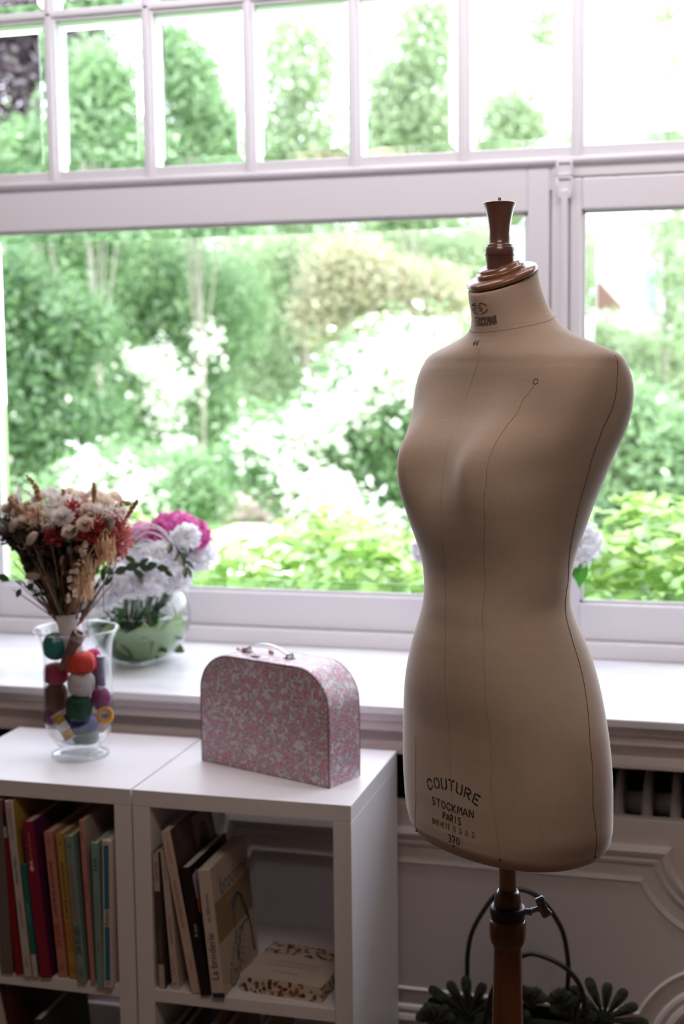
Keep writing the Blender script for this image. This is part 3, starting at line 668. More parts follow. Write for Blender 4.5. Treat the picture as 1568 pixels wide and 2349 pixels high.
# yellow ring-shaped spool lying with its hole to the viewer
yp = vpos(241, 1641, -.012); u = tag(thing('thread_spool', 'orange yellow ring of thread low on the right', 'spool', yp), None, None, VG)
q = MB(); ringp = [(.0105, -.010), (.0165, -.011), (.0185, -.006), (.0185, .006), (.0165, .011), (.0105, .010)]
q.lathe(ringp, 28, axis=(.35, -.8, .35), closed=True); q.build('wound_thread', yarnmat('thread_yellow', (.75, .36, .06)), u)
q = MB(); q.lathe([(.0102, -.0105), (.0102, .0105), (.0085, .0105), (.0085, -.0105)], 28, axis=(.35, -.8, .35), closed=True); q.build('core', solid((.35, .28, .3), .5), u)
# wooden bobbin cone leaning out
A_, B_ = vpos(140, 1535, -.03), vpos(182, 1452, -.035); ax = B_-A_; L_ = ax.length
u = tag(thing('wooden_bobbin', 'hollow brown wooden bobbin sticking up out of the thread balls', 'bobbin', A_), None, None, VG)
q = MB(); q.lathe([(.007, 0), (.0100, L_*.35), (.0120, L_*.68), (.0150, L_*.75), (.0160, L_*.88), (.0155, L_), (.0095, L_*1.005), (.0085, L_*.9), (.0, L_*.88)], 28, axis=ax); q.build('bobbin_body', pbr('bobbin_wood', (.20, .09, .055), .4, color2=(.12, .05, .035), scale=40), u)
q = MB(); q.lathe([(.0098, L_*1.006), (.0118, L_*1.008), (.0124, L_*1.003)], 28, axis=ax); q.build('bobbin_rim', solid((.45, .36, .38), .3), u)

# ================================================================== DRIED BOUQUET
DC = vpos(157, 1412, .0)
bq = thing('dried_bouquet', 'dried flower bouquet in a white paper wrap standing in the glass vase', 'bouquet', DC)
def L(v): return Vector(v)-DC
def rel(px, py, dy=0.0): return W(px, py, VC.y+dy)-DC
rA = Vector((AX.x, AX.y, 0)).normalized(); rD = Vector((AF.x, AF.y, 0)).normalized(); rU = Vector((0, 0, 1))
q = MB(); q.lathe([(.0205, -.088), (.0235, -.04), (.0275, .004), (.0268, .004), (.0228, -.04), (.0198, -.088)], 28, c=(0, 0, 0), axis=(-.10, 0, 1), closed=True); q.build('paper_wrap', solid((.80, .78, .82), .7), bq)
STEM = [pbr('stem_brown', (.10, .05, .035), .7, color2=(.05, .02, .02), scale=30), pbr('stem_tan', (.42, .23, .12), .7, color2=(.3, .15, .08), scale=30), pbr('stem_green', (.035, .06, .03), .6)]
def stem(mb, tip, r=.0012, bend=.15, mi=0):
    b0 = Vector((random.uniform(-.016, .016), random.uniform(-.016, .016), -.03)); t = Vector(tip); mid = b0.lerp(t, .5)+Vector((0, 0, .12*t.length*bend*4*random.uniform(.3, 1)))
    P = [b0*(1-s_)**2+mid*(2*s_*(1-s_))+t*s_*s_ for s_ in [k/6 for k in range(7)]]
    mb.tube(P, [r*1.3, r*1.3, r*1.2, r*1.1, r, r*.8, r*.6], 5, mi); return P
st = MB()
def spread(pxs): pass
# dense dark core of blades and small leaves
core = MB(); corem = [leafmat('dried_dark_leaf', (.014, .024, .014), (.07, .085, .045), .2), leafmat('dried_maroon_leaf', (.05, .012, .012), (.12, .035, .03), .2), leafmat('dried_tan_blade', (.28, .14, .07), (.48, .29, .16), .3)]
for k in range(1900):
    px = 0; py = 1412-200*random.random()**.75; t_ = (1412-py)/200
    px = 157+(random.uniform(-158, 108))*t_**.85
    b0 = rel(px, py, random.uniform(-.07, .07)*t_*1.2)
    d = (b0+Vector((0, 0, .06))).normalized()+Vector((random.gauss(0, .25), random.gauss(0, .25), random.gauss(0, .2)))
    mi = random.choice([0, 0, 0, 0, 1, 2] if px < 170 else [0, 0, 2, 2])
    core.leaf(b0, d, Vector((random.gauss(0, 1), random.gauss(0, 1), random.gauss(0, 1))), random.uniform(.022, .048), random.uniform(.010, .018), random.uniform(-.2, .4), mi)
for k in range(80):
    a = random.uniform(-1, 1); tip = rel(157+a*125-15, 1412-random.uniform(60, 200), random.uniform(-.06, .06)); stem(core, tip, .0014, .1, random.choice([0, 1, 2]))
core.build('stems_and_leaves', corem, bq)
def puff(mb, c, r, n=60, mi=0, petal=.4, out=None):
    """strawflower: petals radiating over a dome facing 'out'"""
    c = Vector(c); out = Vector(out or c).normalized(); a = out.orthogonal().normalized(); b_ = out.cross(a)
    for k in range(n):
        th = k*2.399; ph = math.acos(1-1.15*(k+.5)/n)
        d = out*math.cos(ph)+(a*math.cos(th)+b_*math.sin(th))*math.sin(ph)
        tang = out.cross(d)
        mb.leaf(c+d*r*.35, d+out*.25, tang if tang.length > .01 else a, r*random.uniform(.6, .8), r*petal, .15, mi)
CR = leafmat('cream_petals', (.74, .60, .48), (.92, .83, .73), .5, .03); WH = leafmat('white_petals', (.78, .72, .68), (.92, .88, .84), .35, .03)
RD = leafmat('red_dried_bloom', (.30, .015, .02), (.60, .10, .10), .3, .03); PKD = leafmat('dusty_pink_bloom', (.50, .12, .12), (.72, .28, .26), .3, .03)
TN = leafmat('tan_dried_grass', (.56, .33, .17), (.82, .58, .37), .4, .05)
for px, py, dy, r, mt in ((145, 1190, -.08, .026, WH), (203, 1178, -.05, .024, CR), (232, 1165, .0, .028, CR), (95, 1150, .0, .024, WH), (135, 1158, .02, .024, CR), (182, 1150, .03, .022, CR), (255, 1180, .03, .024, CR), (262, 1150, .05, .022, CR),
                           (55, 1175, -.02, .024, CR), (30, 1185, .03, .020, WH), (15, 1170, 0, .018, CR), (195, 1205, -.09, .018, CR), (110, 1205, -.08, .016, CR), (60, 1200, -.06, .018, CR), (160, 1222, -.10, .015, CR), (85, 1172, -.04, .02, CR), (120, 1140, .05, .02, WH), (160, 1135, .06, .02, CR), (215, 1140, .05, .02, WH), (285, 1185, .02, .019, CR), (35, 1150, .02, .018, CR)):
    r *= random.uniform(.85, 1.25); q = MB(); c_ = rel(px, py, dy); puff(q, c_, r, 120, petal=.26, out=c_+Vector((0, -.08, .02))); q.build('strawflower', mt, bq)
def spray(mb, c, rad, n, mi=0, sz=.006):
    c = Vector(c)
    for k in range(n):
        d = Vector((random.gauss(0, 1), random.gauss(0, 1), random.gauss(0, 1))).normalized(); p = c+Vector((d.x*rad[0], d.y*rad[1], d.z*rad[2]))*random.uniform(.3, 1)
        mb.leaf(p, d+Vector((0, 0, .4)), Vector((random.gauss(0, 1), random.gauss(0, 1), random.gauss(0, 1))), sz*random.uniform(.7, 1.4), sz*.55, .2, mi)
for px, py, dy, rx, rz, n, mt in ((165, 1180, -.06, .016, .026, 110, RD), (210, 1215, -.07, .030, .024, 230, RD), (250, 1225, -.045, .030, .030, 260, PKD), (275, 1240, -.03, .022, .030, 220, PKD), (262, 1195, -.03, .02, .018, 120, PKD), (130, 1225, -.08, .020, .020, 110, RD), (190, 1165, 0, .028, .012, 80, PKD), (30, 1225, -.05, .022, .025, 120, corem[1]), (258, 1265, -.03, .014, .02, 80, PKD), (90, 1240, -.07, .03, .03, 90, corem[1])):
    q = MB(); spray(q, rel(px, py, dy), (rx*1.1, rx*1.1, rz*1.1), int(n*1.6), sz=.0105); q.build('dried_bloom', mt, bq)
for k in range(56):
    q = MB(); a = random.uniform(-1, 1); px, py = 150+a*135, 1190+abs(a)*25+random.uniform(-40, 25); spray(q, rel(px, py, random.uniform(-.07, .05)), (.020, .020, .018), 90, sz=random.uniform(.007, .015)); q.build('filler_bloom', random.choice([CR, WH, WH, WH, TN, CR, CR]), bq)
# bunny tails
for px, py, dy, an in ((72, 1235, -.11, 35), (112, 1208, -.09, 80), (35, 1150, -.03, 60), (75, 1322, -.05, 85), (30, 1205, -.08, 20), (20, 1165, -.02, 50)):
    q = MB(); c_ = rel(px, py, dy); R_ = Matrix.Rotation(math.radians(an), 3, rD); q.ell(c_, (.0085, .0085, .0165), R_, 14, 10)
    for k in range(240):
        d = Vector((random.gauss(0, 1), random.gauss(0, 1), random.gauss(0, 1))).normalized(); p = c_+R_ @ Vector((d.x*.008, d.y*.008, d.z*.016))
        dn = R_ @ Vector((d.x, d.y, d.z*.6)); q.add([p, p+dn*.004+Vector((.0003, 0, 0)), p+Vector((.0006, 0, 0))], [(0, 1, 2)])
    st_ = stem(q, c_, .0008, .1); q.build('bunny_tail', leafmat('bunny_tail_fluff', (.50, .40, .32), (.66, .55, .45), .3, .02), bq)
# wheat / sorghum ears
def ear(mb, P, n, sz, wid):
    P = [Vector(p) for p in P]; mb.tube(P, .001, 5)
    for k in range(n):
        s_ = k/n*(len(P)-1); i = int(s_); p = P[i].lerp(P[min(i+1, len(P)-1)], s_-i); d = (P[min(i+1, len(P)-1)]-P[i]).normalized(); a = k*2.4
        sd_ = (d.orthogonal()*math.cos(a)+d.cross(d.orthogonal())*math.sin(a)).normalized()
        ww = wid*(1-.55*abs(2*k/n-1)**2)
        mb.ell(p+sd_*ww*.5, (ww*.42, ww*.42, sz*.5), (d+sd_*.5).to_track_quat('Z', 'Y').to_matrix(), 6, 4)
EARM = pbr('wheat_ear', (.46, .25, .12), .7, color2=(.34, .16, .07), scale=60)
for pts in ([(96, 1190), (92, 1160), (86, 1130), (78, 1108), (60, 1091)], [(215, 1235), (240, 1205), (262, 1172), (279, 1147)], [(287, 1193), (298, 1175), (309, 1157), (316, 1147)], [(150, 1160), (148, 1140), (144, 1122)], [(215, 1152), (216, 1130), (215, 1106)],
            [(85, 1205), (78, 1180), (70, 1162), (62, 1150)], [(100, 1220), (97, 1195), (92, 1172)], [(62, 1180), (40, 1165), (18, 1143)], [(265, 1162), (285, 1154), (298, 1155)], [(48, 1175), (35, 1158), (25, 1138)], [(75, 1190), (62, 1172), (60, 1155)], [(40, 1240), (20, 1232), (2, 1240)]):
    dy = random.uniform(-.06, 0); q = MB(); ear(q, [rel(x, y, dy) for x, y in pts], 34, .009, .0062 if pts[-1] != (60, 1091) else .0085); q.build('wheat_ear', EARM, bq)
# drooping oat spray, right front
q = MB()
mainP = [rel(168, 1400, -.03), rel(182, 1340, -.06), rel(200, 1280, -.08), rel(225, 1235, -.09), rel(242, 1213, -.09), rel(252, 1225, -.09)]
q.tube(mainP, .0012, 6)
for k in range(150):
    s_ = random.uniform(1.6, 4.95); i = int(s_); p = mainP[i].lerp(mainP[i+1], s_-i)+rA*random.uniform(-.006, .012)+rD*random.uniform(-.02, .01)
    p = p+Vector((0, 0, -random.uniform(.0, .045)))
    q.leaf(p, Vector((random.gauss(.05, .12), random.gauss(0, .12), -1)), Vector((random.gauss(0, 1), random.gauss(0, 1), 0)), random.uniform(.018, .034), random.uniform(.003, .0055), random.uniform(-.1, .2))
for k in range(60):
    p = rel(random.uniform(168, 215), random.uniform(1310, 1360), random.uniform(-.09, -.05))
    q.leaf(p, Vector((random.gauss(.05, .15), random.gauss(0, .12), -1)), Vector((random.gauss(0, 1), random.gauss(0, 1), 0)), random.uniform(.016, .03), random.uniform(.003, .0055), random.uniform(-.1, .2))
for k in range(16): q.tube([rel(random.uniform(160, 178), 1405, -.02), rel(random.uniform(170, 195), 1340, -.05), rel(random.uniform(185, 215), 1270, -.07)], .0013, 5)
q.build('drooping_oats', TN, bq)
# honesty-like cream strip
q = MB()
for k in range(26):
    t_ = k/25; p = rel(200-40*t_+random.uniform(-8, 8), 1240+130*t_, -.095)
    q.leaf(p, Vector((random.gauss(0, .5), -.3, random.gauss(0, .5))), Vector((1, 0, random.gauss(0, 1))), .014, .010, .3)
q.build('cream_pods', CR, bq)
# white feather strips
q = MB()
for (x0, y0, x1, y1) in ((45, 1160, 43, 1105), (75, 1140, 55, 1122), (60, 1190, 15, 1215), (20, 1190, 2, 1175), (35, 1210, 10, 1228), (128, 1150, 110, 1120)):
    a_, b_ = rel(x0, y0, -.06), rel(x1, y1, -.06); q.leaf(a_, b_-a_, rA, (b_-a_).length, .009, .2)
q.build('white_feathers', WH, bq)
EUC = leafmat('eucalyptus_leaf', (.012, .035, .015), (.05, .10, .05), .25, .12)
def sprig(mb, pts, sizes, dys):
    P = [rel(x, y, d_) for (x, y), d_ in zip(pts, dys)]; mb.tube(P, .0009, 5)
q = MB(); P = [rel(x, y, -.03) for x, y in ((118, 1372), (100, 1360), (75, 1352), (50, 1345), (28, 1325))]; q.tube(P, .0009, 5)
for (x, y, ex, ey, L_, w_) in ((22, 1332, 0, 1322, .030, .017), (48, 1350, 35, 1375, .022, .013), (62, 1352, 78, 1340, .022, .017), (50, 1342, 25, 1322, .018, .005), (95, 1362, 84, 1364, .020, .010), (112, 1365, 92, 1360, .02, .010)):
    b0 = rel(x, y, -.03); d = rel(ex, ey, -.035)-b0; q.leaf(b0, d, rU if abs(ex-x) > abs(ey-y) else rA, L_, w_, .1)
q.build('eucalyptus_sprig', EUC, bq)
for grp_ in (((162, 1232, 175, 1205, .026, .010), (158, 1240, 150, 1212, .022, .010), (160, 1245, 148, 1232, .018, .009), (165, 1240, 178, 1232, .016, .008)), ((236, 1335, 236, 1300, .030, .011), (240, 1345, 262, 1318, .03, .009))):
    q = MB()
    q.tube([rel(grp_[0][0]+2, grp_[0][1]+70, -.08), rel(grp_[0][0], grp_[0][1], -.11)], .0009, 5)
    for (x, y, ex, ey, L_, w_) in grp_:
        b0 = rel(x, y, -.11); d = rel(ex, ey, -.11)-b0; q.leaf(b0, d, rA, L_, w_, .1)
    q.build('eucalyptus_sprig', EUC, bq)

# ================================================================== GLASS BOWL WITH HYDRANGEAS (on the sill)
BC = Vector((0, 3.27, .8752)); BC.x = W(318, 1440, 3.27).x
bw = thing('glass_bowl', 'round clear glass bowl of hydrangeas standing on the marble sill', 'bowl vase', BC)
RB = .134
op = []; 
for k in range(25):
    a = -PI/2+.38+(PI/2-.38+.80)*k/24; op.append((RB*math.cos(a), RB*.93*math.sin(a)))
z0 = op[0][1]; op = [(r, z-z0) for r, z in op]
ip = [(r-.0026, z+.002) for r, z in op]
q = MB(); q.lathe([(0, 0)]+op+ip[::-1]+[(0, .003)], 64); q.build('bowl', M['bglass'], bw)
wl = .115
wp = [(r-.0032, z+.0035) for r, z in op if z+.003 < wl]; q = MB(); q.lathe([(0, .0038)]+wp+[(wp[-1][0]+.0008, wl), (0, wl)], 48); q.build('water', M['water'], bw)
HL = leafmat('hosta_leaf', (.20, .36, .10), (.36, .52, .20), .45, .1); DG = leafmat('dark_stem_leaf', (.015, .05, .012), (.05, .13, .03), .3, .1)
lv = thing('leaf_lining', 'broad green leaves lining the inside of the glass bowl', 'leaves', BC)
q = MB()
for k in range(11):   # large leaves pressed against the inside wall
    a0 = -2.9+k*.57; n_u, n_v = 7, 6; V = []
    zc, hh = random.uniform(.035, .06), random.uniform(.045, .06)
    for iu in range(n_u+1):
        for iv in range(n_v+1):
            s_ = iu/n_u*2-1; t_ = iv/n_v*2-1; z_ = max(.008, zc+hh*t_); ww = .40*math.sqrt(max(0.02, 1-t_*t_))
            Rr = np.interp(z_, [p[1] for p in ip], [p[0] for p in ip])-.008-.002*(k % 3)
            V.append((Rr*math.cos(a0+s_*ww), Rr*math.sin(a0+s_*ww), z_))
    q.add(V, [(i*(n_v+1)+j, i*(n_v+1)+j+1, (i+1)*(n_v+1)+j+1, (i+1)*(n_v+1)+j) for i in range(n_u) for j in range(n_v)], 0 if k in (1, 2, 4, 6, 8) else 1, True)
q.build('broad_leaves', [HL, DG], lv)
for a0, zc, hh, wd, mt_ in ((-1.05, .078, .050, .62, HL), (-1.85, .055, .045, .5, DG), (-.3, .09, .06, .45, HL)):
    q = MB(); n_u, n_v = 10, 10; V = []
    for iu in range(n_u+1):
        for iv in range(n_v+1):
            s_, t_ = iu/n_u*2-1, iv/n_v*2-1; u_ = t_; ww = wd*max(.02, (1-abs(u_)**2.2))*(1-.25*u_)
            z_ = max(.01, zc+hh*t_-.012*abs(s_)); Rr = np.interp(z_, [p[1] for p in ip], [p[0] for p in ip])-.006-.002*math.cos(s_*3)
            V.append((Rr*math.cos(a0+s_*ww), Rr*math.sin(a0+s_*ww), z_))
    q.add(V, [(i*(n_v+1)+j, i*(n_v+1)+j+1, (i+1)*(n_v+1)+j+1, (i+1)*(n_v+1)+j) for i in range(n_u) for j in range(n_v)], 0, True)
    q.build('broad_leaf', mt_, lv)
q = MB()
for k in range(16):
    a = random.uniform(0, 2*PI); r_ = random.uniform(0, .07); q.tube([(r_*math.cos(a), r_*math.sin(a), .02), (r_*.6*math.cos(a+.5), r_*.6*math.sin(a+.5), .16)], .004, 7)
for k in range(70):
    a = random.uniform(0, 2*PI); r_ = random.uniform(.02, .09); q.leaf((r_*math.cos(a), r_*math.sin(a), random.uniform(.02, .15)), (math.cos(a), math.sin(a), random.uniform(-.5, 1)), (random.gauss(0, 1), random.gauss(0, 1), 0), .05, .03, .3)
q.build('stems', DG, lv)
HW = leafmat('white_hydrangea', (.84, .84, .88), (.95, .95, .96), .5, .02); HP = leafmat('pink_hydrangea', (.62, .04, .34), (.85, .28, .60), .4, .03)
HG = leafmat('pale_pink_petal', (.75, .30, .55), (.9, .55, .70), .4, .03)
def hydrangea(c, rad, mt, label, cat='hydrangea', n=150, fl=.017, group=None, stemto=None, squash=.85):
    c = Vector(c); u = thing('hydrangea', label, 'flower', c, group=group)
    q = MB()
    for k in range(n):
        th = k*2.39996; ph = math.acos(1-1.85*(k+.5)/n)
        d = Vector((math.sin(ph)*math.cos(th), math.sin(ph)*math.sin(th), math.cos(ph)))
        rr = rad*random.uniform(.76, 1.10); p = Vector((d.x*rr, d.y*rr, d.z*rr*squash))
        a = d.orthogonal().normalized(); a = Matrix.Rotation(random.uniform(0, PI), 3, d) @ a; b_ = d.cross(a)
        tl_ = Vector((random.gauss(0, .35), random.gauss(0, .35), random.gauss(0, .35))); a = (a+d*tl_.x).normalized(); b_ = (b_+d*tl_.y).normalized()
        for j in range(4):
            e = a*math.cos(j*PI/2)+b_*math.sin(j*PI/2); s_ = d.cross(e); f_ = fl*random.uniform(.85, 1.1)
            q.add([p, p+e*f_*.5+s_*f_*.42+d*f_*.08, p+e*f_*.98+s_*f_*.25+d*f_*.02, p+e*f_*.98-s_*f_*.25+d*f_*.02, p+e*f_*.5-s_*f_*.42+d*f_*.08], [(0, 1, 2, 3, 4)])
    q.build('florets', mt, u)
    q = MB(); q.ell((0, 0, 0), (rad*.68, rad*.68, rad*.68*squash), None, 16, 10); q.build('flower_core', solid((.55, .58, .50), .9) if mt is HW else solid((.45, .08, .25), .9), u)
    if stemto is not None:
        q = MB(); q.tube([(0, 0, -rad*.5), (Vector(stemto)-c)*.5, Vector(stemto)-c], .003, 6); q.build('stem', STEM[2], u)
    return u
GRP = 'white hydrangea heads in the glass bowl'
inb = lambda: BC+Vector((random.uniform(-.04, .04), random.uniform(-.04, .04), .05))
hydrangea(W(400, 1222, 3.26), .060, HP, 'large magenta pink hydrangea head at the top of the bowl arrangement', stemto=inb(), n=170)
hydrangea(W(446, 1228, 3.20), .036, HP, 'smaller magenta hydrangea head right of the large one', stemto=inb(), n=90)
hydrangea(W(332, 1232, 3.27), .042, HG, 'pale lilac pink hydrangea head beside the dried bouquet', stemto=inb(), n=100)
for px, py, Y, r, lab in ((447, 1272, 3.25, .048, 'white hydrangea head at the far right of the bowl'), (425, 1232, 3.13, .030, 'small white hydrangea head below the pink ones'), (372, 1285, 3.20, .055, 'white hydrangea head in the centre of the bowl'),
                          (398, 1318, 3.15, .046, 'white hydrangea head above the right side of the rim'), (345, 1325, 3.10, .046, 'white hydrangea head hanging over the front rim'), (290, 1335, 3.10, .046, 'white hydrangea head at the front left behind the oats'),
                          (228, 1362, 3.08, .046, 'lowest white hydrangea head at the far left of the bowl'), (300, 1280, 3.25, .05, 'white hydrangea head at the back left of the bowl')):
    hydrangea(W(px, py, Y), r, HW, lab, group=GRP, stemto=inb(), n=int(150*(r/.05)**1.3))
# steel-grass loops and eucalyptus over the bowl
gl = thing('grass_loops', 'thin white looping grass blades arching over the hydrangeas', 'grass blades', W(310, 1260, 3.12)); o0 = gl.location
for pts in ([(300, 1235), (330, 1212), (365, 1215), (390, 1245), (398, 1275)], [(300, 1245), (335, 1222), (370, 1232), (392, 1262), (396, 1285)], [(302, 1255), (335, 1238), (362, 1255), (372, 1290), (366, 1315)], [(290, 1262), (325, 1255), (345, 1270), (355, 1292)], [(305, 1228), (340, 1202), (380, 1222), (402, 1268)]):
    P = [W(x, y, 3.06)-o0 for x, y in pts]; q = MB()
    PP = []
    for i in range(len(P)-1):
        for k in range(5):
            t_ = k/5; p0, p1, p2, p3 = P[max(i-1, 0)], P[i], P[i+1], P[min(i+2, len(P)-1)]
            PP.append(.5*((2*p1)+(p2-p0)*t_+(2*p0-5*p1+4*p2-p3)*t_*t_+(3*p1-p0-3*p2+p3)*t_**3))
    q.tube(PP+[P[-1]], .0017, 6); q.build('grass_blade', solid((.80, .78, .82), .4), gl)
q = MB(); a_, b_ = W(291, 1258, 3.06)-o0, W(355, 1245, 3.06)-o0; q.leaf(a_, b_-a_, rU, (b_-a_).length, .012, .05); q.build('pale_leaf', leafmat('pale_blue_leaf', (.55, .66, .66), (.6, .7, .7), .3), gl)
eg = thing('eucalyptus_branch', 'dark green eucalyptus branch lying across the white hydrangeas', 'branch', W(270, 1310, 3.05)); o0 = eg.location
q = MB(); P = [W(x, y, 3.03)-o0 for x, y in ((235, 1330), (262, 1312), (300, 1300), (340, 1298), (378, 1305), (392, 1312))]; q.tube(P, .0012, 6); q.build('twig', STEM[2], eg)
for (x, y, ex, ey, L_, w_) in ((262, 1315, 285, 1305, .036, .017), (285, 1305, 318, 1295, .040, .018), (318, 1298, 342, 1306, .030, .015), (335, 1300, 362, 1294, .027, .016), (358, 1302, 382, 1304, .030, .015), (375, 1306, 395, 1322, .026, .012), (305, 1308, 330, 1322, .028, .015), (315, 1318, 326, 1340, .024, .010), (318, 1296, 340, 1282, .028, .012), (262, 1320, 240, 1302, .03, .016), (285, 1276, 305, 1285, .028, .012), (300, 1250, 310, 1238, .022, .016)):
    q = MB(); b0 = W(x, y, 3.03)-o0; d = W(ex, ey, 3.02)-o0-b0; q.leaf(b0, d, rU if abs(ex-x) > abs(ey-y) else rA, L_*1.25, w_*1.3, .12); q.build('leaf', EUC, eg)
eg = thing('eucalyptus_branch', 'short eucalyptus branch hanging down at the right of the bowl', 'branch', W(400, 1255, 3.05)); o0 = eg.location
q = MB(); P = [W(x, y, 3.03)-o0 for x, y in ((385, 1240), (405, 1255), (420, 1275), (430, 1300), (436, 1318))]; q.tube(P, .0012, 6); q.build('twig', STEM[2], eg)
for (x, y, ex, ey, L_, w_) in ((392, 1246, 388, 1265, .022, .013), (408, 1256, 434, 1268, .028, .014), (412, 1268, 420, 1295, .030, .015), (424, 1284, 445, 1306, .026, .010), (426, 1298, 424, 1320, .025, .011), (430, 1300, 437, 1323, .024, .009)):
    q = MB(); b0 = W(x, y, 3.03)-o0; d = W(ex, ey, 3.02)-o0-b0; q.leaf(b0, d, rA, L_*1.25, w_*1.3, .12); q.build('leaf', EUC, eg)

# white hydrangea in a pot behind the dress form
pt = thing('ceramic_pot', 'white ceramic pot on the sill hidden behind the dress form', 'pot', W(1150, 1500, 3.30)); pt.location.z = .8755
q = MB(); q.lathe([(0, 0), (.06, 0), (.08, .05), (.085, .12), (.078, .12), (.055, .02), (0, .01)], 32); q.build('pot_body', solid((.8, .78, .78), .35), pt)
pc = Vector(pt.location)+Vector((0, 0, .10))
hydrangea(W(1318, 1245, 3.30), .060, HW, 'white hydrangea head peeking out right of the dress form waist', n=170, stemto=pc)
hydrangea(W(985, 1262, 3.30), .040, HW, 'white hydrangea head peeking out left of the dress form waist', n=100, stemto=pc)
hl = thing('green_leaf', 'toothed green leaf right of the dress form waist', 'leaf', W(1322, 1285, 3.28)); o0 = hl.location
q = MB(); b0 = Vector((0, 0, 0)); tip = W(1328, 1352, 3.28)-o0
Pl = [(1318, 1300), (1322, 1303), (1330, 1291), (1338, 1287), (1345, 1286), (1347, 1298), (1349, 1310), (1347, 1322), (1341, 1331), (1334, 1340), (1329, 1352), (1324, 1342), (1320, 1332), (1312, 1322), (1311, 1310)]
cc = W(1330, 1312, 3.285)-o0
q.add([W(x, y, 3.28)-o0 for x, y in Pl]+[cc], [(i, (i+1) % len(Pl), len(Pl)) for i in range(len(Pl))]); q.build('leaf_blade', leafmat('fresh_green_leaf', (.06, .26, .03), (.08, .30, .04), .5, .05), hl)

q = MB(); q.tube([cc*.8, (pc-o0)*.5+Vector((.02, 0, .02)), pc-o0], .002, 6); q.build('leaf_stalk', STEM[2], hl)
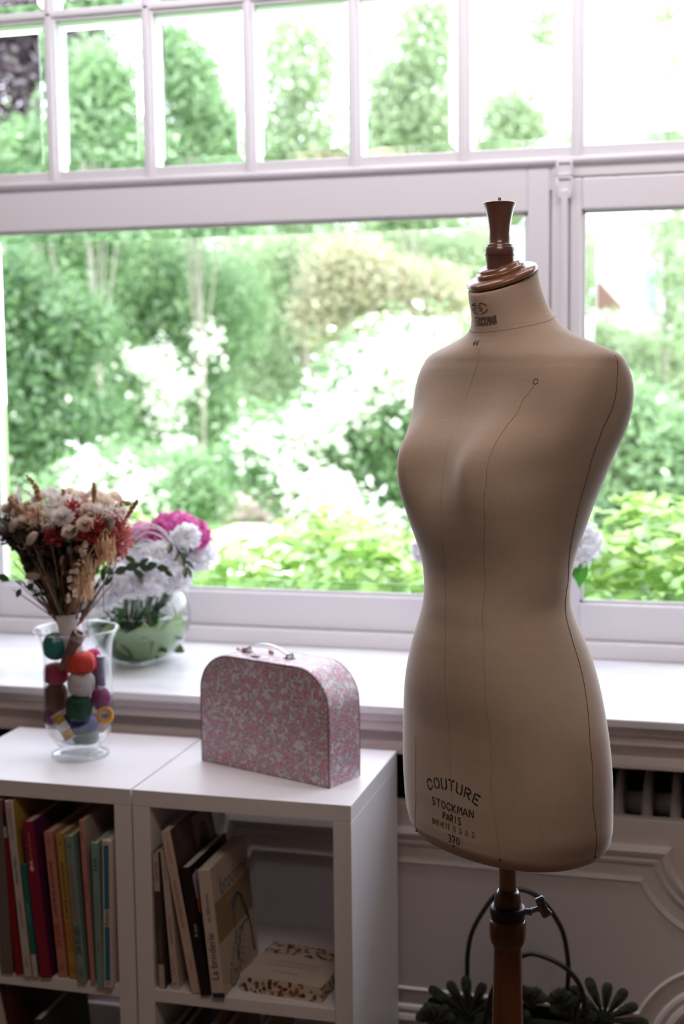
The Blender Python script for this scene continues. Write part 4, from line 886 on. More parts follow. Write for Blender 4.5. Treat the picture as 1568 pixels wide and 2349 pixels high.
# ================================================================== DRESS FORM
P0 = Vector((-0.31858, 2.12627, 0)); FV = Vector((-0.608467, -0.793579, 0)); UV = Vector((0.793579, -0.608467, 0))
if UV.dot(AX) < 0: UV = -UV
KEYS = [(0.889,0,0.1612,0.1141,0.0019,2.3,0),(0.894,0,0.1654,0.1181,0.0014,2.3,0),(0.899,0,0.169,0.1217,0.0011,2.3,0),(0.904,0,0.1711,0.1241,0.0011,2.3,0),(0.909,0,0.1728,0.1261,0.0012,2.3,0),(0.914,0,0.1747,0.1254,0.0019,2.3,0),(0.919,0,0.1767,0.1256,0.0023,2.3,0),(0.924,0,0.1784,0.1252,0.0029,2.3,0),(0.929,0,0.18,0.1246,0.0035,2.3,0),(0.934,0,0.1812,0.124,0.004,2.3,0),(0.939,0,0.1821,0.1235,0.0045,2.3,0),(0.944,0,0.1828,0.1232,0.0049,2.3,0),(0.949,0,0.1832,0.123,0.0052,2.3,0),(0.954,0,0.1836,0.1228,0.0055,2.3,0),(0.959,0,0.184,0.1227,0.0058,2.3,0),(0.964,0,0.1843,0.1225,0.0061,2.3,0),(0.969,0,0.1846,0.1224,0.0064,2.3,0),(0.974,0,0.185,0.1222,0.0066,2.3,0),(0.979,0,0.1853,0.1219,0.0069,2.3,0),(0.984,0,0.1856,0.1216,0.0071,2.3,0),(0.989,0,0.1859,0.1213,0.0073,2.3,0),(0.994,0,0.1861,0.121,0.0075,2.3,0),(0.999,0,0.1863,0.1207,0.0078,2.3,0),(1.004,0,0.1864,0.1204,0.008,2.3,0),(1.009,0,0.1865,0.1201,0.0082,2.3,0),(1.014,0,0.1864,0.1198,0.0084,2.3,0),(1.019,0,0.1863,0.1195,0.0087,2.3,0),(1.024,0,0.1861,0.1192,0.0089,2.3,0),(1.029,0,0.186,0.119,0.0091,2.3,0),(1.034,0,0.1858,0.1187,0.0094,2.3,0),(1.039,0,0.1856,0.1185,0.0096,2.3,0),(1.044,0,0.1853,0.1182,0.0099,2.3,0),(1.049,0,0.1849,0.118,0.0102,2.3,0),(1.054,0,0.1845,0.1178,0.0105,2.3,0),(1.059,0,0.1841,0.1176,0.0108,2.3,0),(1.064,0,0.1836,0.1174,0.0111,2.3,0),(1.069,0,0.183,0.1172,0.0114,2.3,0),(1.074,0,0.1825,0.117,0.0117,2.3,0),(1.079,0,0.1818,0.1169,0.012,2.3,0),(1.084,0,0.181,0.1169,0.0123,2.3,0),(1.089,0,0.1801,0.1171,0.0127,2.3,0),(1.094,0,0.1789,0.1173,0.013,2.3,0),(1.099,0,0.1777,0.1176,0.0133,2.3,0),(1.104,0,0.1764,0.1179,0.0137,2.3,0),(1.109,0,0.1751,0.1183,0.014,2.3,0),(1.114,0,0.1737,0.1186,0.0144,2.3,0),(1.119,0,0.1723,0.119,0.0147,2.3,0),(1.124,0,0.1709,0.1193,0.015,2.3,0),(1.129,0,0.1694,0.1195,0.0154,2.3,0),(1.134,0,0.1679,0.1197,0.0157,2.3,0),(1.139,0,0.1662,0.1198,0.016,2.3,0),(1.144,0,0.1646,0.1198,0.0163,2.3,0),(1.149,0,0.1628,0.1198,0.0166,2.3,0),(1.154,0,0.1611,0.1196,0.0168,2.3,0),(1.159,0,0.1593,0.1194,0.0171,2.3,0),(1.164,0,0.1576,0.1192,0.0173,2.3,0),(1.169,0,0.1558,0.1188,0.0176,2.3,0),(1.174,0,0.154,0.1184,0.0178,2.2999,0),(1.179,0,0.1521,0.1178,0.0181,2.2996,0),(1.184,0,0.1503,0.1171,0.0184,2.2989,0),(1.189,0,0.1484,0.1164,0.0188,2.2971,0),(1.194,0,0.1465,0.1156,0.0192,2.2935,0),(1.199,0,0.1447,0.1147,0.0196,2.2878,0),(1.204,0,0.1427,0.1138,0.0201,2.2797,0),(1.209,0,0.1408,0.1128,0.0206,2.2695,0),(1.214,0,0.1389,0.1116,0.0211,2.2578,0),(1.219,0,0.137,0.1104,0.0216,2.2447,0),(1.224,0,0.135,0.109,0.0221,2.2308,0),(1.229,0,0.1331,0.1076,0.0226,2.2161,0),(1.234,0,0.1312,0.1063,0.0231,2.2012,0),(1.239,0,0.1292,0.1052,0.0235,2.1862,0),(1.244,0,0.1273,0.1042,0.0239,2.1714,0),(1.249,0,0.1254,0.1036,0.0242,2.1568,0),(1.254,0,0.1236,0.1031,0.0244,2.1429,0),(1.259,0,0.122,0.1027,0.0246,2.1301,0),(1.264,0,0.1207,0.1022,0.0248,2.1191,0),(1.269,0,0.1198,0.1017,0.0249,2.1107,0),(1.274,0,0.1193,0.1011,0.025,2.1052,0),(1.279,0,0.1193,0.1005,0.025,2.1021,0),(1.284,0,0.1195,0.1,0.025,2.1007,0),(1.289,0,0.1198,0.0995,0.025,2.1002,0),(1.294,0,0.1202,0.0993,0.0249,2.1,0),(1.299,0,0.1206,0.0993,0.0248,2.1,0),(1.304,0,0.1211,0.0995,0.0248,2.1,0),(1.309,0,0.1215,0.0998,0.0247,2.1,0),(1.314,0,0.1219,0.1004,0.0246,2.1,0),(1.319,0,0.1223,0.1012,0.0245,2.1,0),(1.324,0,0.1228,0.1023,0.0244,2.1,0),(1.329,0,0.1232,0.1036,0.0243,2.1,0),(1.334,0,0.1237,0.1051,0.0242,2.1,0.0001),(1.339,0,0.1243,0.1068,0.024,2.1,0.0002),(1.344,0,0.125,0.1086,0.0238,2.1,0.0003),(1.349,0,0.1257,0.1105,0.0234,2.1,0.0006),(1.354,0,0.1267,0.1125,0.0231,2.1,0.0009),(1.359,0,0.1277,0.1145,0.0226,2.1,0.0013),(1.364,0,0.1287,0.1166,0.0222,2.1,0.0019),(1.369,0,0.1298,0.1185,0.0217,2.1,0.0024),(1.374,0,0.1309,0.1204,0.0212,2.1002,0.0032),(1.379,0,0.1321,0.1221,0.0207,2.1006,0.004),(1.384,0,0.1333,0.1237,0.0201,2.1017,0.0049),(1.389,0,0.1345,0.1252,0.0196,2.1043,0.0058),(1.394,0,0.1357,0.1265,0.0191,2.1092,0.0068),(1.399,0,0.1369,0.1277,0.0186,2.1169,0.0078),(1.404,0,0.1381,0.1287,0.018,2.1276,0.0089),(1.409,0,0.1394,0.1295,0.0175,2.1408,0.01),(1.414,0,0.1407,0.1302,0.0169,2.156,0.0112),(1.419,0,0.142,0.1308,0.0163,2.1725,0.0126),(1.424,0,0.1433,0.1312,0.0156,2.1901,0.0141),(1.429,0,0.1447,0.1316,0.0147,2.2084,0.0157),(1.434,0,0.1461,0.1318,0.0138,2.2269,0.0173),(1.439,0,0.1476,0.1319,0.0128,2.2455,0.019),(1.444,0,0.149,0.1318,0.0116,2.264,0.0208),(1.449,0,0.1504,0.1317,0.0104,2.2825,0.0226),(1.454,0,0.1519,0.1314,0.0091,2.3013,0.0243),(1.459,0,0.1534,0.1311,0.0077,2.3209,0.026),(1.464,0,0.1548,0.1308,0.0064,2.3422,0.0275),(1.469,0,0.1562,0.1305,0.0051,2.3671,0.0288),(1.474,0,0.1576,0.1301,0.0039,2.398,0.0297),(1.479,0,0.1589,0.1296,0.0028,2.4376,0.0303),(1.484,0,0.1603,0.1289,0.0018,2.4877,0.0304),(1.489,0,0.1616,0.1281,0.0008,2.5479,0.0302),(1.494,0,0.1629,0.1271,-0.0002,2.6158,0.0297),(1.499,0,0.1641,0.1259,-0.0013,2.6884,0.0288),(1.504,0,0.1654,0.1247,-0.0025,2.7632,0.0277),(1.509,0,0.1667,0.1235,-0.004,2.8392,0.0264),(1.514,0,0.1679,0.122,-0.0057,2.9163,0.0248),(1.519,0,0.1692,0.1204,-0.0076,2.9954,0.0231),(1.524,0,0.1704,0.1185,-0.0095,3.0767,0.0214),(1.529,0,0.1716,0.1164,-0.0115,3.1602,0.0196),(1.534,0,0.1728,0.1141,-0.0134,3.2445,0.0179),(1.539,0,0.1739,0.1117,-0.0152,3.3277,0.0161),(1.544,0,0.175,0.1093,-0.0168,3.4065,0.0145),(1.549,0,0.1761,0.107,-0.0183,3.4774,0.0129),(1.554,0,0.1772,0.105,-0.0195,3.5369,0.0114),(1.559,0,0.1783,0.1033,-0.0206,3.5828,0.01),(1.564,0,0.1794,0.1017,-0.0214,3.6142,0.0087),(1.569,0,0.1804,0.1004,-0.0221,3.6306,0.0075),(1.574,0,0.1813,0.0993,-0.0227,3.6316,0.0063),(1.579,0,0.1822,0.0982,-0.0232,3.6161,0.0052),(1.584,0,0.183,0.0972,-0.0236,3.5825,0.0041),(1.589,0,0.1837,0.0963,-0.0239,3.5299,0.0031),(1.594,0,0.1843,0.0955,-0.0242,3.4584,0.0022),(1.599,0,0.1849,0.0947,-0.0244,3.3687,0.0014),(1.604,0,0.1853,0.094,-0.0245,3.2613,0.0008),(1.609,0,0.1857,0.0934,-0.0246,3.1366,0.0004),(1.614,0.0003,0.186,0.0927,-0.0246,2.996,0.0002),(1.619,0.0015,0.186,0.0921,-0.0246,2.8422,0.0001),(1.624,0,0.1861,0.0915,-0.0246,2.6879,0),(1.629,0,0.1856,0.0907,-0.0249,2.5133,0),(1.634,0.0006,0.1856,0.0898,-0.0247,2.3359,0),(1.639,0.0154,0.185,0.0886,-0.0238,2.1587,0),(1.644,0.1314,0.1813,0.0865,-0.0225,1.99,0),(1.649,0.518,0.1729,0.0836,-0.0209,1.8389,0),(1.654,1.2762,0.1604,0.0805,-0.0192,1.7202,0),(1.659,2.3864,0.1455,0.0774,-0.0175,1.6474,0),(1.664,3.7652,0.1299,0.0742,-0.0158,1.6136,0),(1.669,5.3116,0.1149,0.0712,-0.0141,1.6119,0),(1.674,6.8878,0.1011,0.0683,-0.0125,1.6389,0),(1.679,8.5006,0.0891,0.0657,-0.011,1.6912,0),(1.684,10.2644,0.0794,0.0634,-0.0094,1.7661,0),(1.689,12.1127,0.0718,0.0614,-0.0077,1.8481,0),(1.694,13.8519,0.0663,0.0596,-0.0058,1.9137,0),(1.699,15.4246,0.062,0.0581,-0.0039,1.9589,0),(1.704,16.679,0.0591,0.0569,-0.0022,1.9822,0),(1.709,17.7495,0.0568,0.0561,-0.0007,1.9955,0),(1.714,18.6426,0.0552,0.0554,0.0008,1.9993,0),(1.719,19.4468,0.0539,0.055,0.0023,1.9999,0),(1.724,20.1812,0.0527,0.0547,0.0039,2,0),(1.729,20.8358,0.0519,0.0545,0.0056,2,0),(1.734,21.3833,0.0511,0.0545,0.0073,2,0),(1.739,21.76,0.0505,0.0545,0.0088,2,0),(1.744,21.9387,0.0501,0.0545,0.0099,2,0),(1.749,21.9902,0.0497,0.0545,0.0106,2,0),(1.754,21.9989,0.0494,0.0545,0.0111,2,0)]
KA = np.array(KEYS); NK = len(KEYS)
def key(t):
    t = min(max(t, 0), NK-1.0001); i = int(t); f = t-i
    p0, p1, p2, p3 = KA[max(i-1, 0)], KA[i], KA[min(i+1, NK-1)], KA[min(i+2, NK-1)]
    d1 = (p2-p0)/2; d2 = (p3-p1)/2
    return (2*f**3-3*f*f+1)*p1+(f**3-2*f*f+f)*d1+(-2*f**3+3*f*f)*p2+(f**3-f*f)*d2
def SURF(t, phi, off=0.0):
    z0, tl, a, b, c, n, B = key(t)
    s_, c_ = math.sin(phi), math.cos(phi)
    u = a*math.copysign(abs(s_)**(2/n), s_); v = c+b*math.copysign(abs(c_)**(2/n), c_)
    w = min(max(c_*3, 0), 1)
    v += B*w*(math.exp(-((u-.078)/.042)**2)+math.exp(-((u+.078)/.042)**2))
    z = z0-math.tan(math.radians(tl))*(v-c)
    return Vector((u, v, z))
def SURFN(t, phi, off):
    p = SURF(t, phi); e = .01
    a = SURF(t, phi+e)-SURF(t, phi-e); b = SURF(min(t+e*3, NK-1), phi)-SURF(max(t-e*3, 0), phi)
    n = b.cross(a); n.normalize()
    if n.dot(Vector((p.x, p.y, 0))) < 0: n = -n
    return p+n*off
def tz(z):
    return float(np.interp(z, KA[:, 0], range(NK)))
def toW(p): return UV*p.x+FV*p.y+Vector((0, 0, p.z))
df = thing('dress_form', 'linen covered female dress form on a wooden stand in front of the window', 'mannequin', P0)
NPH = 160; TS = np.linspace(0, NK-1.001, 230)
V = []; q = MB()
phis = []
for k in range(NPH):
    phis.append(2*PI*k/NPH)
for t in TS:
    for ph in phis: V.append(toW(SURF(t, ph)))
nT = len(TS)
fs = [(i*NPH+k, i*NPH+(k+1) % NPH, (i+1)*NPH+(k+1) % NPH, (i+1)*NPH+k) for i in range(nT-1) for k in range(NPH)]
bot = len(V); V.append(toW(Vector((0, 0, .885)))); fs += [((k+1) % NPH, k, bot) for k in range(NPH)]
topv = len(V); ct = SURF(NK-1.01, 0); V.append(toW(Vector((0, .012, 1.756)))); fs += [((nT-1)*NPH+k, (nT-1)*NPH+(k+1) % NPH, topv) for k in range(NPH)]
q.add(V, fs, 0, True); torso = q.build('torso', M['linen'], df)
def seam(pts, r=.00055, mt=None, nm='seam'):
    """pts: list of (z0, phi)"""
    P = []
    for (za, pa), (zb, pb) in zip(pts[:-1], pts[1:]):
        n = max(2, int(abs(zb-za)/.006)+int(abs(pb-pa)/.06))
        for k in range(n): s_ = k/n; P.append((za+(zb-za)*s_, pa+(pb-pa)*s_))
    P.append(pts[-1])
    P = [toW(SURFN(tz(z), p, .0001)) for z, p in P]
    q = MB(); q.tube(P, r, 5); q.build(nm, mt or M['seam'], df)
def phi_at(z, s):
    """angle whose arc length from the centre front is s (metres, + = body left)"""
    t = tz(z); sg = 1 if s >= 0 else -1; acc = 0; ph = 0; p = SURF(t, 1e-4)
    while acc < abs(s) and ph < PI:
        ph += .01; p2 = SURF(t, sg*ph); acc += (p2-p).length; p = p2
    return sg*ph
def prj(p):
    p = toW(p)+P0-Vector((0, 0, CAMH)); c = p.dot(AF); return CW/2+FPX*p.dot(AX)/c, CH/2-FPX*p.dot(AY)/c
def onform(px, py, back=False):
    """(height, angle) of the point of the form seen at a place of the photo"""
    t = tz(1.64-(py-823)*.00066); lo0, hi0 = (-1.25, 1.95)
    for it in range(14):
        lo, hi = lo0, hi0
        for k in range(22):
            mid = (lo+hi)/2
            if prj(SURF(t, mid))[0] < px: lo = mid
            else: hi = mid
        ph = (lo+hi)/2; y = prj(SURF(t, ph))[1]; y2 = prj(SURF(min(t+.2, NK-1.01), ph))[1]
        dy = (y2-y)/.2
        if abs(dy) < 1e-3: break
        t = min(max(t+max(-1.5, min(1.5, (py-y)/dy)), 0.05), NK-1.05)
    return key(t)[0], ph
CFP = [onform(*p) for p in ((1098, 800), (1083, 866), (1062, 934), (1040, 990), (1023, 1036), (1015, 1088), (1014, 1189), (1018, 1280), (1021, 1350), (1022, 1440), (1020, 1493), (1022, 1600), (1030, 1720), (1036, 1860), (1041, 1943))]
seam(CFP, .00038)
PLP = [onform(*p) for p in ((1226, 881), (1198, 917), (1164, 973), (1139, 1011), (1126, 1040), (1116, 1100), (1112, 1200), (1110, 1300), (1108, 1450), (1115, 1620), (1125, 1800), (1140, 1920), (1147, 1975))]
seam(PLP, .00042)
seam([onform(*p) for p in ((953, 1690), (954, 1830), (957, 1906))], .0005)
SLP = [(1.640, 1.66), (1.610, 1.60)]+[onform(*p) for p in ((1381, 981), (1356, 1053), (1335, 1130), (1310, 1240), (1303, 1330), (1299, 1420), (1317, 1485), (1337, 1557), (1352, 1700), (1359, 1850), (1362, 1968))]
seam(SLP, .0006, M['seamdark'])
seam([(.892, -1.5), (1.27, -1.6), (1.6, -1.5)], .0005)
for sg in (1, -1): seam([(.892, sg*2.4), (1.2, sg*2.45), (1.5, sg*2.5)], .0005)
seam([(1.6905, 2*PI*k/40) for k in range(41)], .00045)
seam([(1.683, PI), (.892, PI)], .0005)
TK = [CFP[-1], PLP[-1], onform(957, 1908), SLP[-1]]
for i, (zz, ph) in enumerate(TK):
    q = MB(); p = toW(SURFN(tz(zz+.002), ph, .0003)); q.ell(p, (.0019, .0019, .0019)); q.build('tack', M['tack'], df)
gz, gp = onform(1228, 875); q = MB(); c_ = toW(SURFN(tz(gz), gp, .0003)); nn = (toW(SURFN(tz(gz), gp, .004))-c_).normalized()
q.lathe([(.0032, 0), (.0042, .0005), (.0046, 0)], 20, c=c_, axis=nn); q.build('grommet', M['inkfade'], df)
# stencil lettering as strokes laid on the cloth
def arc(cx, cy, rx, ry, a0, a1, n=8): return [(cx+rx*math.cos(math.radians(a0+(a1-a0)*k/n)), cy+ry*math.sin(math.radians(a0+(a1-a0)*k/n))) for k in range(n+1)]
GL = {
 'C': [arc(.3, .5, .26, .48, 60, 10+70, 3)+[], arc(.3, .5, .26, .48, 70, 165, 6), arc(.3, .5, .26, .48, 180, 290, 7), arc(.3, .5, .26, .48, 20, 60, 3), arc(.3, .5, .26, .48, 305, 340, 3)],
 'O': [arc(.3, .5, .26, .48, 100, 260, 9), arc(.3, .5, .26, .48, -80, 80, 9)],
 'U': [[(.06, 1), (.06, .3)]+arc(.3, .28, .24, .26, 180, 255, 5), arc(.3, .28, .24, .26, 285, 360, 5)+[(.54, 1)]],
 'T': [[(.3, .88), (.3, 0)], [(.0, .96), (.26, .96)], [(.34, .96), (.6, .96)]],
 'R': [[(.08, 1), (.08, 0)], [(.18, .96)]+arc(.3, .74, .24, .22, 80, -80, 7)+[(.18, .5)], [(.30, .44), (.56, 0)]],
 'E': [[(.08, 1), (.08, 0)], [(.18, .96), (.54, .96)], [(.18, .5), (.45, .5)], [(.18, .04), (.54, .04)]],
 'S': [arc(.3, .74, .22, .23, 30, 170, 6), arc(.3, .74, .22, .23, 190, 262, 4)+arc(.3, .27, .24, .24, 80, 10, 4), arc(.3, .27, .24, .24, -10, -150, 6)],
 'K': [[(.08, 1), (.08, 0)], [(.54, 1), (.18, .5)], [(.22, .44), (.56, 0)]],
 'M': [[(.06, 0), (.06, .9)], [(.12, 1), (.30, .4)], [(.34, .4), (.52, 1)], [(.60, .9), (.60, 0)]],
 'A': [[(.0, 0), (.26, .95)], [(.32, .95), (.58, 0)], [(.18, .32), (.40, .32)]],
 'N': [[(.06, 0), (.06, .9)], [(.10, 1), (.50, .02)], [(.54, .1), (.54, 1)]],
 'P': [[(.08, 1), (.08, 0)], [(.18, .96)]+arc(.3, .72, .24, .24, 80, -80, 7)+[(.18, .46)]],
 'I': [[(.3, 1), (.3, 0)]],
 'B': [[(.08, 1), (.08, 0)], [(.18, .96)]+arc(.3, .75, .2, .21, 80, -80, 6), [(.2, .5)]+arc(.3, .26, .24, .24, 80, -80, 6)+[(.18, .02)]],
 'V': [[(.0, 1), (.27, .05)], [(.33, .05), (.6, 1)]],
 'G': [arc(.3, .5, .26, .48, 50, 170, 7), arc(.3, .5, .26, .48, 190, 330, 8), [(.36, .42), (.56, .42), (.56, .2)]],
 'D': [[(.08, 1), (.08, 0)], arc(.16, .5, .38, .48, 80, -80, 9)],
 'F': [[(.08, 1), (.08, 0)], [(.18, .96), (.54, .96)], [(.18, .5), (.45, .5)]],
 '3': [arc(.28, .74, .22, .23, 140, -70, 7), arc(.28, .26, .25, .25, 75, -140, 8)],
 '7': [[(.04, .96), (.54, .96)], [(.52, .86), (.22, 0)]],
 '0': [arc(.3, .5, .24, .48, 100, 260, 9), arc(.3, .5, .24, .48, -80, 80, 9)],
 '4': [[(.40, 1), (.02, .35)], [(.02, .30), (.52, .30)], [(.42, .60), (.42, 0)]],
 "É": [[(.08, 1), (.08, 0)], [(.18, .96), (.54, .96)], [(.18, .5), (.45, .5)], [(.18, .04), (.54, .04)], [(.25, 1.12), (.45, 1.32)]],
 ' ': []}
def stencil(s, z, h, wl, sc=0.0, sw=.13, mt=None, bow=0.0, fan=0.0, slant=0.0, sx=1.0, nm='stencil_lettering'):
    """letters of height h centred at height z, total length wl along the cloth, centre at arc length sc"""
    q = MB(); n = len(s); step = wl/n; cw = step*.82*sx
    for i, ch in enumerate(s):
        xc = -wl/2+step*(i+.5); drop = bow*(2*xc/wl)**2; rot = -fan*(2*xc/wl)
        for st_ in GL[ch]:
            pts = []
            for a_, b_ in zip(st_[:-1], st_[1:]):
                nn = max(1, int(math.hypot((b_[0]-a_[0])*cw, (b_[1]-a_[1])*h)/.0015))
                for k in range(nn): pts.append((a_[0]+(b_[0]-a_[0])*k/nn, a_[1]+(b_[1]-a_[1])*k/nn))
            pts.append(st_[-1])
            W2 = []
            for gx, gy in pts:
                lx, ly = (gx-.3)*cw/.6+slant*(gy-.5)*h, (gy-.5)*h
                rx_, ry_ = lx*math.cos(rot)-ly*math.sin(rot), lx*math.sin(rot)+ly*math.cos(rot)
                W2.append((sc+xc+rx_, z-drop+ry_))
            Vq = []
            for k, (x_, z_) in enumerate(W2):
                a_, b_ = W2[max(k-1, 0)], W2[min(k+1, len(W2)-1)]; dx, dz = b_[0]-a_[0], b_[1]-a_[1]; l_ = math.hypot(dx, dz) or 1
                nx, nz = -dz/l_*h*sw*.5, dx/l_*h*sw*.5
                for sg in (-1, 1): 
                    X_, Z_ = x_+sg*nx, z_+sg*nz
                    Vq.append(toW(SURFN(tz(Z_), PHI(Z_, X_), .0004)))
            q.add(Vq, [(2*k, 2*k+1, 2*k+3, 2*k+2) for k in range(len(W2)-1)])
    q.build(nm, mt or M['ink'], df)
_pc = {}
def PHI(z, s):
    kz = round(z, 3)
    if kz not in _pc:
        t = tz(kz); phs = np.arange(-1.6, 1.601, .02); P = [SURF(t, float(p)+1e-5) for p in phs]; acc = [0.0]
        for a_, b_ in zip(P[:-1], P[1:]): acc.append(acc[-1]+(b_-a_).length)
        acc = np.array(acc); acc -= np.interp(0, phs, acc); _pc[kz] = (acc, phs)
    acc, phs = _pc[kz]; return float(np.interp(s, acc, phs))
SO = .012
stencil('COUTURE', 1.0015, .0165, .118, SO, .17, bow=.0135, fan=.42)
stencil('STOCKMAN', .9675, .0118, .094, SO, .165)
stencil('PARIS', .9505, .0108, .042, SO, .18)
stencil('BREVETÉ S G D G', .9355, .0075, .094, SO, .2, M['inkfade'])
stencil('370', .9185, .0115, .027, SO+.004, .17)
stencil('44', 1.6665, .0120, .015, -.010, .14, slant=.25)
stencil('FS', 1.7335, .0095, .020, -.001, .12, M['inkfade'])
stencil('STOCKMAN', 1.7105, .0150, .042, .006, .15, M['inkfade'])
q = MB()
for a0, a1 in ((20, 75), (105, 160), (190, 255), (285, 345)):
    P = [toW(SURFN(tz(1.733+.0088*math.sin(math.radians(a))), PHI(1.733+.0088*math.sin(math.radians(a)), .0175*math.cos(math.radians(a))), .0003)) for a in np.linspace(a0, a1, 10)]
    q.tube(P, .0006, 5)
q.build('stencil_oval', M['inkfade'], df)
# neck cap: tilted wooden disc with steps
TL = math.radians(22); capc = toW(Vector((0, .012, 1.7565))); capn = (FV*math.sin(TL)+Vector((0, 0, math.cos(TL)))).normalized()
q = MB(); q.lathe([(0, 0), (.0525, 0), (.0545, .0015), (.0545, .0055), (.0530, .0075), (.0500, .0088), (.040, .0105), (.0365, .0112)], 72, c=capc, axis=capn)
q.build('neck_cap', M['capwood'], df)
q = MB(); q.lathe([(.0375, .0105), (.0378, .0150), (.0355, .0165), (.0320, .0168), (.0318, .0205), (.0300, .0218), (.0, .0220)], 60, c=capc, axis=capn); q.build('cap_step', M['capwood'], df)
q = MB()
for k in range(9):
    a = 2*PI*k/9+.2; o_ = capn.orthogonal().normalized(); p = capc+capn*.0088+(o_*math.cos(a)+capn.cross(o_)*math.sin(a))*.0485; q.ell(p, (.0009, .0009, .0006), None, 8, 5)
q.build('cap_nail', M['tack'], df)
kc = toW(Vector((0, .0185, 1.764)))
def crisp(prof, e=.0004):
    O = [prof[0]]
    for a, b, c in zip(prof[:-2], prof[1:-1], prof[2:]):
        A, B, C = Vector(a), Vector(b), Vector(c); d1 = (A-B); d2 = (C-B)
        if d1.length > 1e-6 and d2.length > 1e-6 and d1.angle(d2) < 2.75:
            O += [tuple(B+d1.normalized()*min(e, d1.length*.4)), tuple(B+d2.normalized()*min(e, d2.length*.4))]
        else: O.append(b)
    return O+[prof[-1]]
q = MB(); q.lathe(crisp([(.0, .0), (.0175, .0), (.0190, .004), (.0205, .012), (.0212, .0255), (.0222, .0258), (.0222, .0385), (.0200, .0385), (.0200, .0420), (.0172, .0430), (.0157, .048), (.0154, .056), (.0162, .068), (.0184, .082), (.0212, .095), (.0234, .1015), (.0241, .1030), (.0241, .1036), (.0225, .1045), (.0, .1050)]), 64, c=kc); q.build('neck_knob', M['knobwood'], df)
q = MB(); q.lathe([(.0055, .105), (.0035, .1065), (.0025, .108), (.0028, .110), (.0018, .1115), (0, .112)], 20, c=kc); q.build('knob_pin', M['knobwood'], df)
# stand
def lat(nm, prof, mt, c=(0, 0, 0), seg=48): q = MB(); q.lathe(prof, seg, c=c); return q.build(nm, mt, df)
lat('pole', [(0, .77), (.0136, .77), (.0136, .90), (0, .90)], M['palewood'])
q = MB(); q.ell(tuple(AX*.0085-Vector((AF.x, AF.y, 0))*.0108+Vector((0, 0, .874))), (.003, .003, .0045)); PEG = q
PEG.build('peg_hole', M['tack'], df)
lat('pole_collar', [(.0136, .802), (.0150, .805), (.0185, .800), (.0205, .792), (.0218, .782), (.0222, .770), (0, .765)], M['wood'])
lat('clamp_ring', [(.0220, .777), (.0255, .779), (.0277, .774), (.0283, .768), (.0270, .762), (.0265, .752), (.0240, .746), (.0, .746)], M['iron'])
lat('column', [(.0, .758), (.0270, .757), (.0290, .751), (.0295, .740), (.0292, .728), (.0265, .718), (.0230, .7135), (.0225, .705), (.0235, .64), (.0250, .56), (.0265, .48), (.0270, .40), (.030, .39), (.032, .37), (.030, .35), (.0, .34)], M['wood'])
for k in range(3):
    a = 2*PI*k/3+.4; d = Vector((math.cos(a), math.sin(a), 0)); q = MB()
    q.tube([d*.01+Vector((0, 0, .37)), d*.07+Vector((0, 0, .30)), d*.15+Vector((0, 0, .16)), d*.24+Vector((0, 0, .05)), d*.29+Vector((0, 0, .017))], [.019, .018, .017, .016, .015], 12); q.build('leg', M['wood'], df)
# wing screw
sx_ = Vector((AX.x, AX.y, 0)).normalized(); fy = -Vector((AF.x, AF.y, 0)).normalized()
q = MB(); q.tube([sx_*.024+Vector((0, 0, .768)), sx_*.034+Vector((0, 0, .768)), sx_*.051+Vector((0, 0, .7735))], [.0065, .0045, .0038], 12); q.tube([sx_*.0335+Vector((0, 0, .768)), sx_*.038+Vector((0, 0, .7675))], .0062, 8)
pl = []
for a_, b_ in ((-.0155, -.0042), (-.0155, .0042), (-.013, .0052), (-.004, .0036), (.004, .0036), (.013, .0058), (.0155, .0048), (.0158, -.0045), (.0135, -.0056), (.005, -.0060), (.0, -.0085), (-.004, -.0055), (-.012, -.0048)):
    ca, sa = math.cos(math.radians(-64)), math.sin(math.radians(-64)); a_ *= 1.12; b_ *= 1.45; pl.append((.0560+a_*ca-b_*sa, .7755+a_*sa+b_*ca))
Vw = [sx_*x+Vector((0, 0, z))+fy*.0022 for x, z in pl]+[sx_*x+Vector((0, 0, z))-fy*.0022 for x, z in pl]; n_ = len(pl)
q.add(Vw, [tuple(range(n_)), tuple(range(2*n_-1, n_-1, -1))]+[(i, n_+i, n_+(i+1) % n_, (i+1) % n_) for i in range(n_)])
q.build('wing_screw', M['steel'], df, bevel=.0007)
q = MB(); ang = math.radians(-67); ex = sx_*math.cos(ang)+Vector((0, 0, math.sin(ang))); ey = sx_*(-math.sin(ang))+Vector((0, 0, math.cos(ang)))
put_text(q, 'PARIS', .0110, sx_*.0565+Vector((0, 0, .7757))+fy*.0026, ex, ey, sx=.95); q.build('screw_lettering', solid((.03, .03, .04), .5), df)

# ================================================================== TOTE BAG WITH LEAF PRINT
BY = 2.80; bagc = W(1190, 2349, BY); bagc.z = 0
bag = thing('tote_bag', 'dark leaf patterned tote bag with black tubular handles behind the stand', 'bag', bagc)
GB = [pbr('bag_green', (.050, .075, .050), .6, color2=(.022, .035, .026), scale=26), pbr('bag_leaf_light', (.105, .135, .095), .6, color2=(.045, .065, .045), scale=60), pbr('bag_dark', (.012, .016, .012), .7)]
xl, xr = W(965, 2340, BY).x-bagc.x, W(1425, 2340, BY).x-bagc.x
zt = W(1190, 2285, BY).z
q = MB(); nb = 24; V = []
for iz, (zz, dp) in enumerate(((0, .075), (.02, .085), (.16, .075), (zt-.03, .03))):
    for k in range(nb):
        a = 2*PI*k/nb; V.append(((xl+xr)/2+(xr-xl)/2*.93*math.copysign(abs(math.cos(a))**.6, math.cos(a)), BY-bagc.y+dp*math.copysign(abs(math.sin(a))**.6, math.sin(a)), zz))
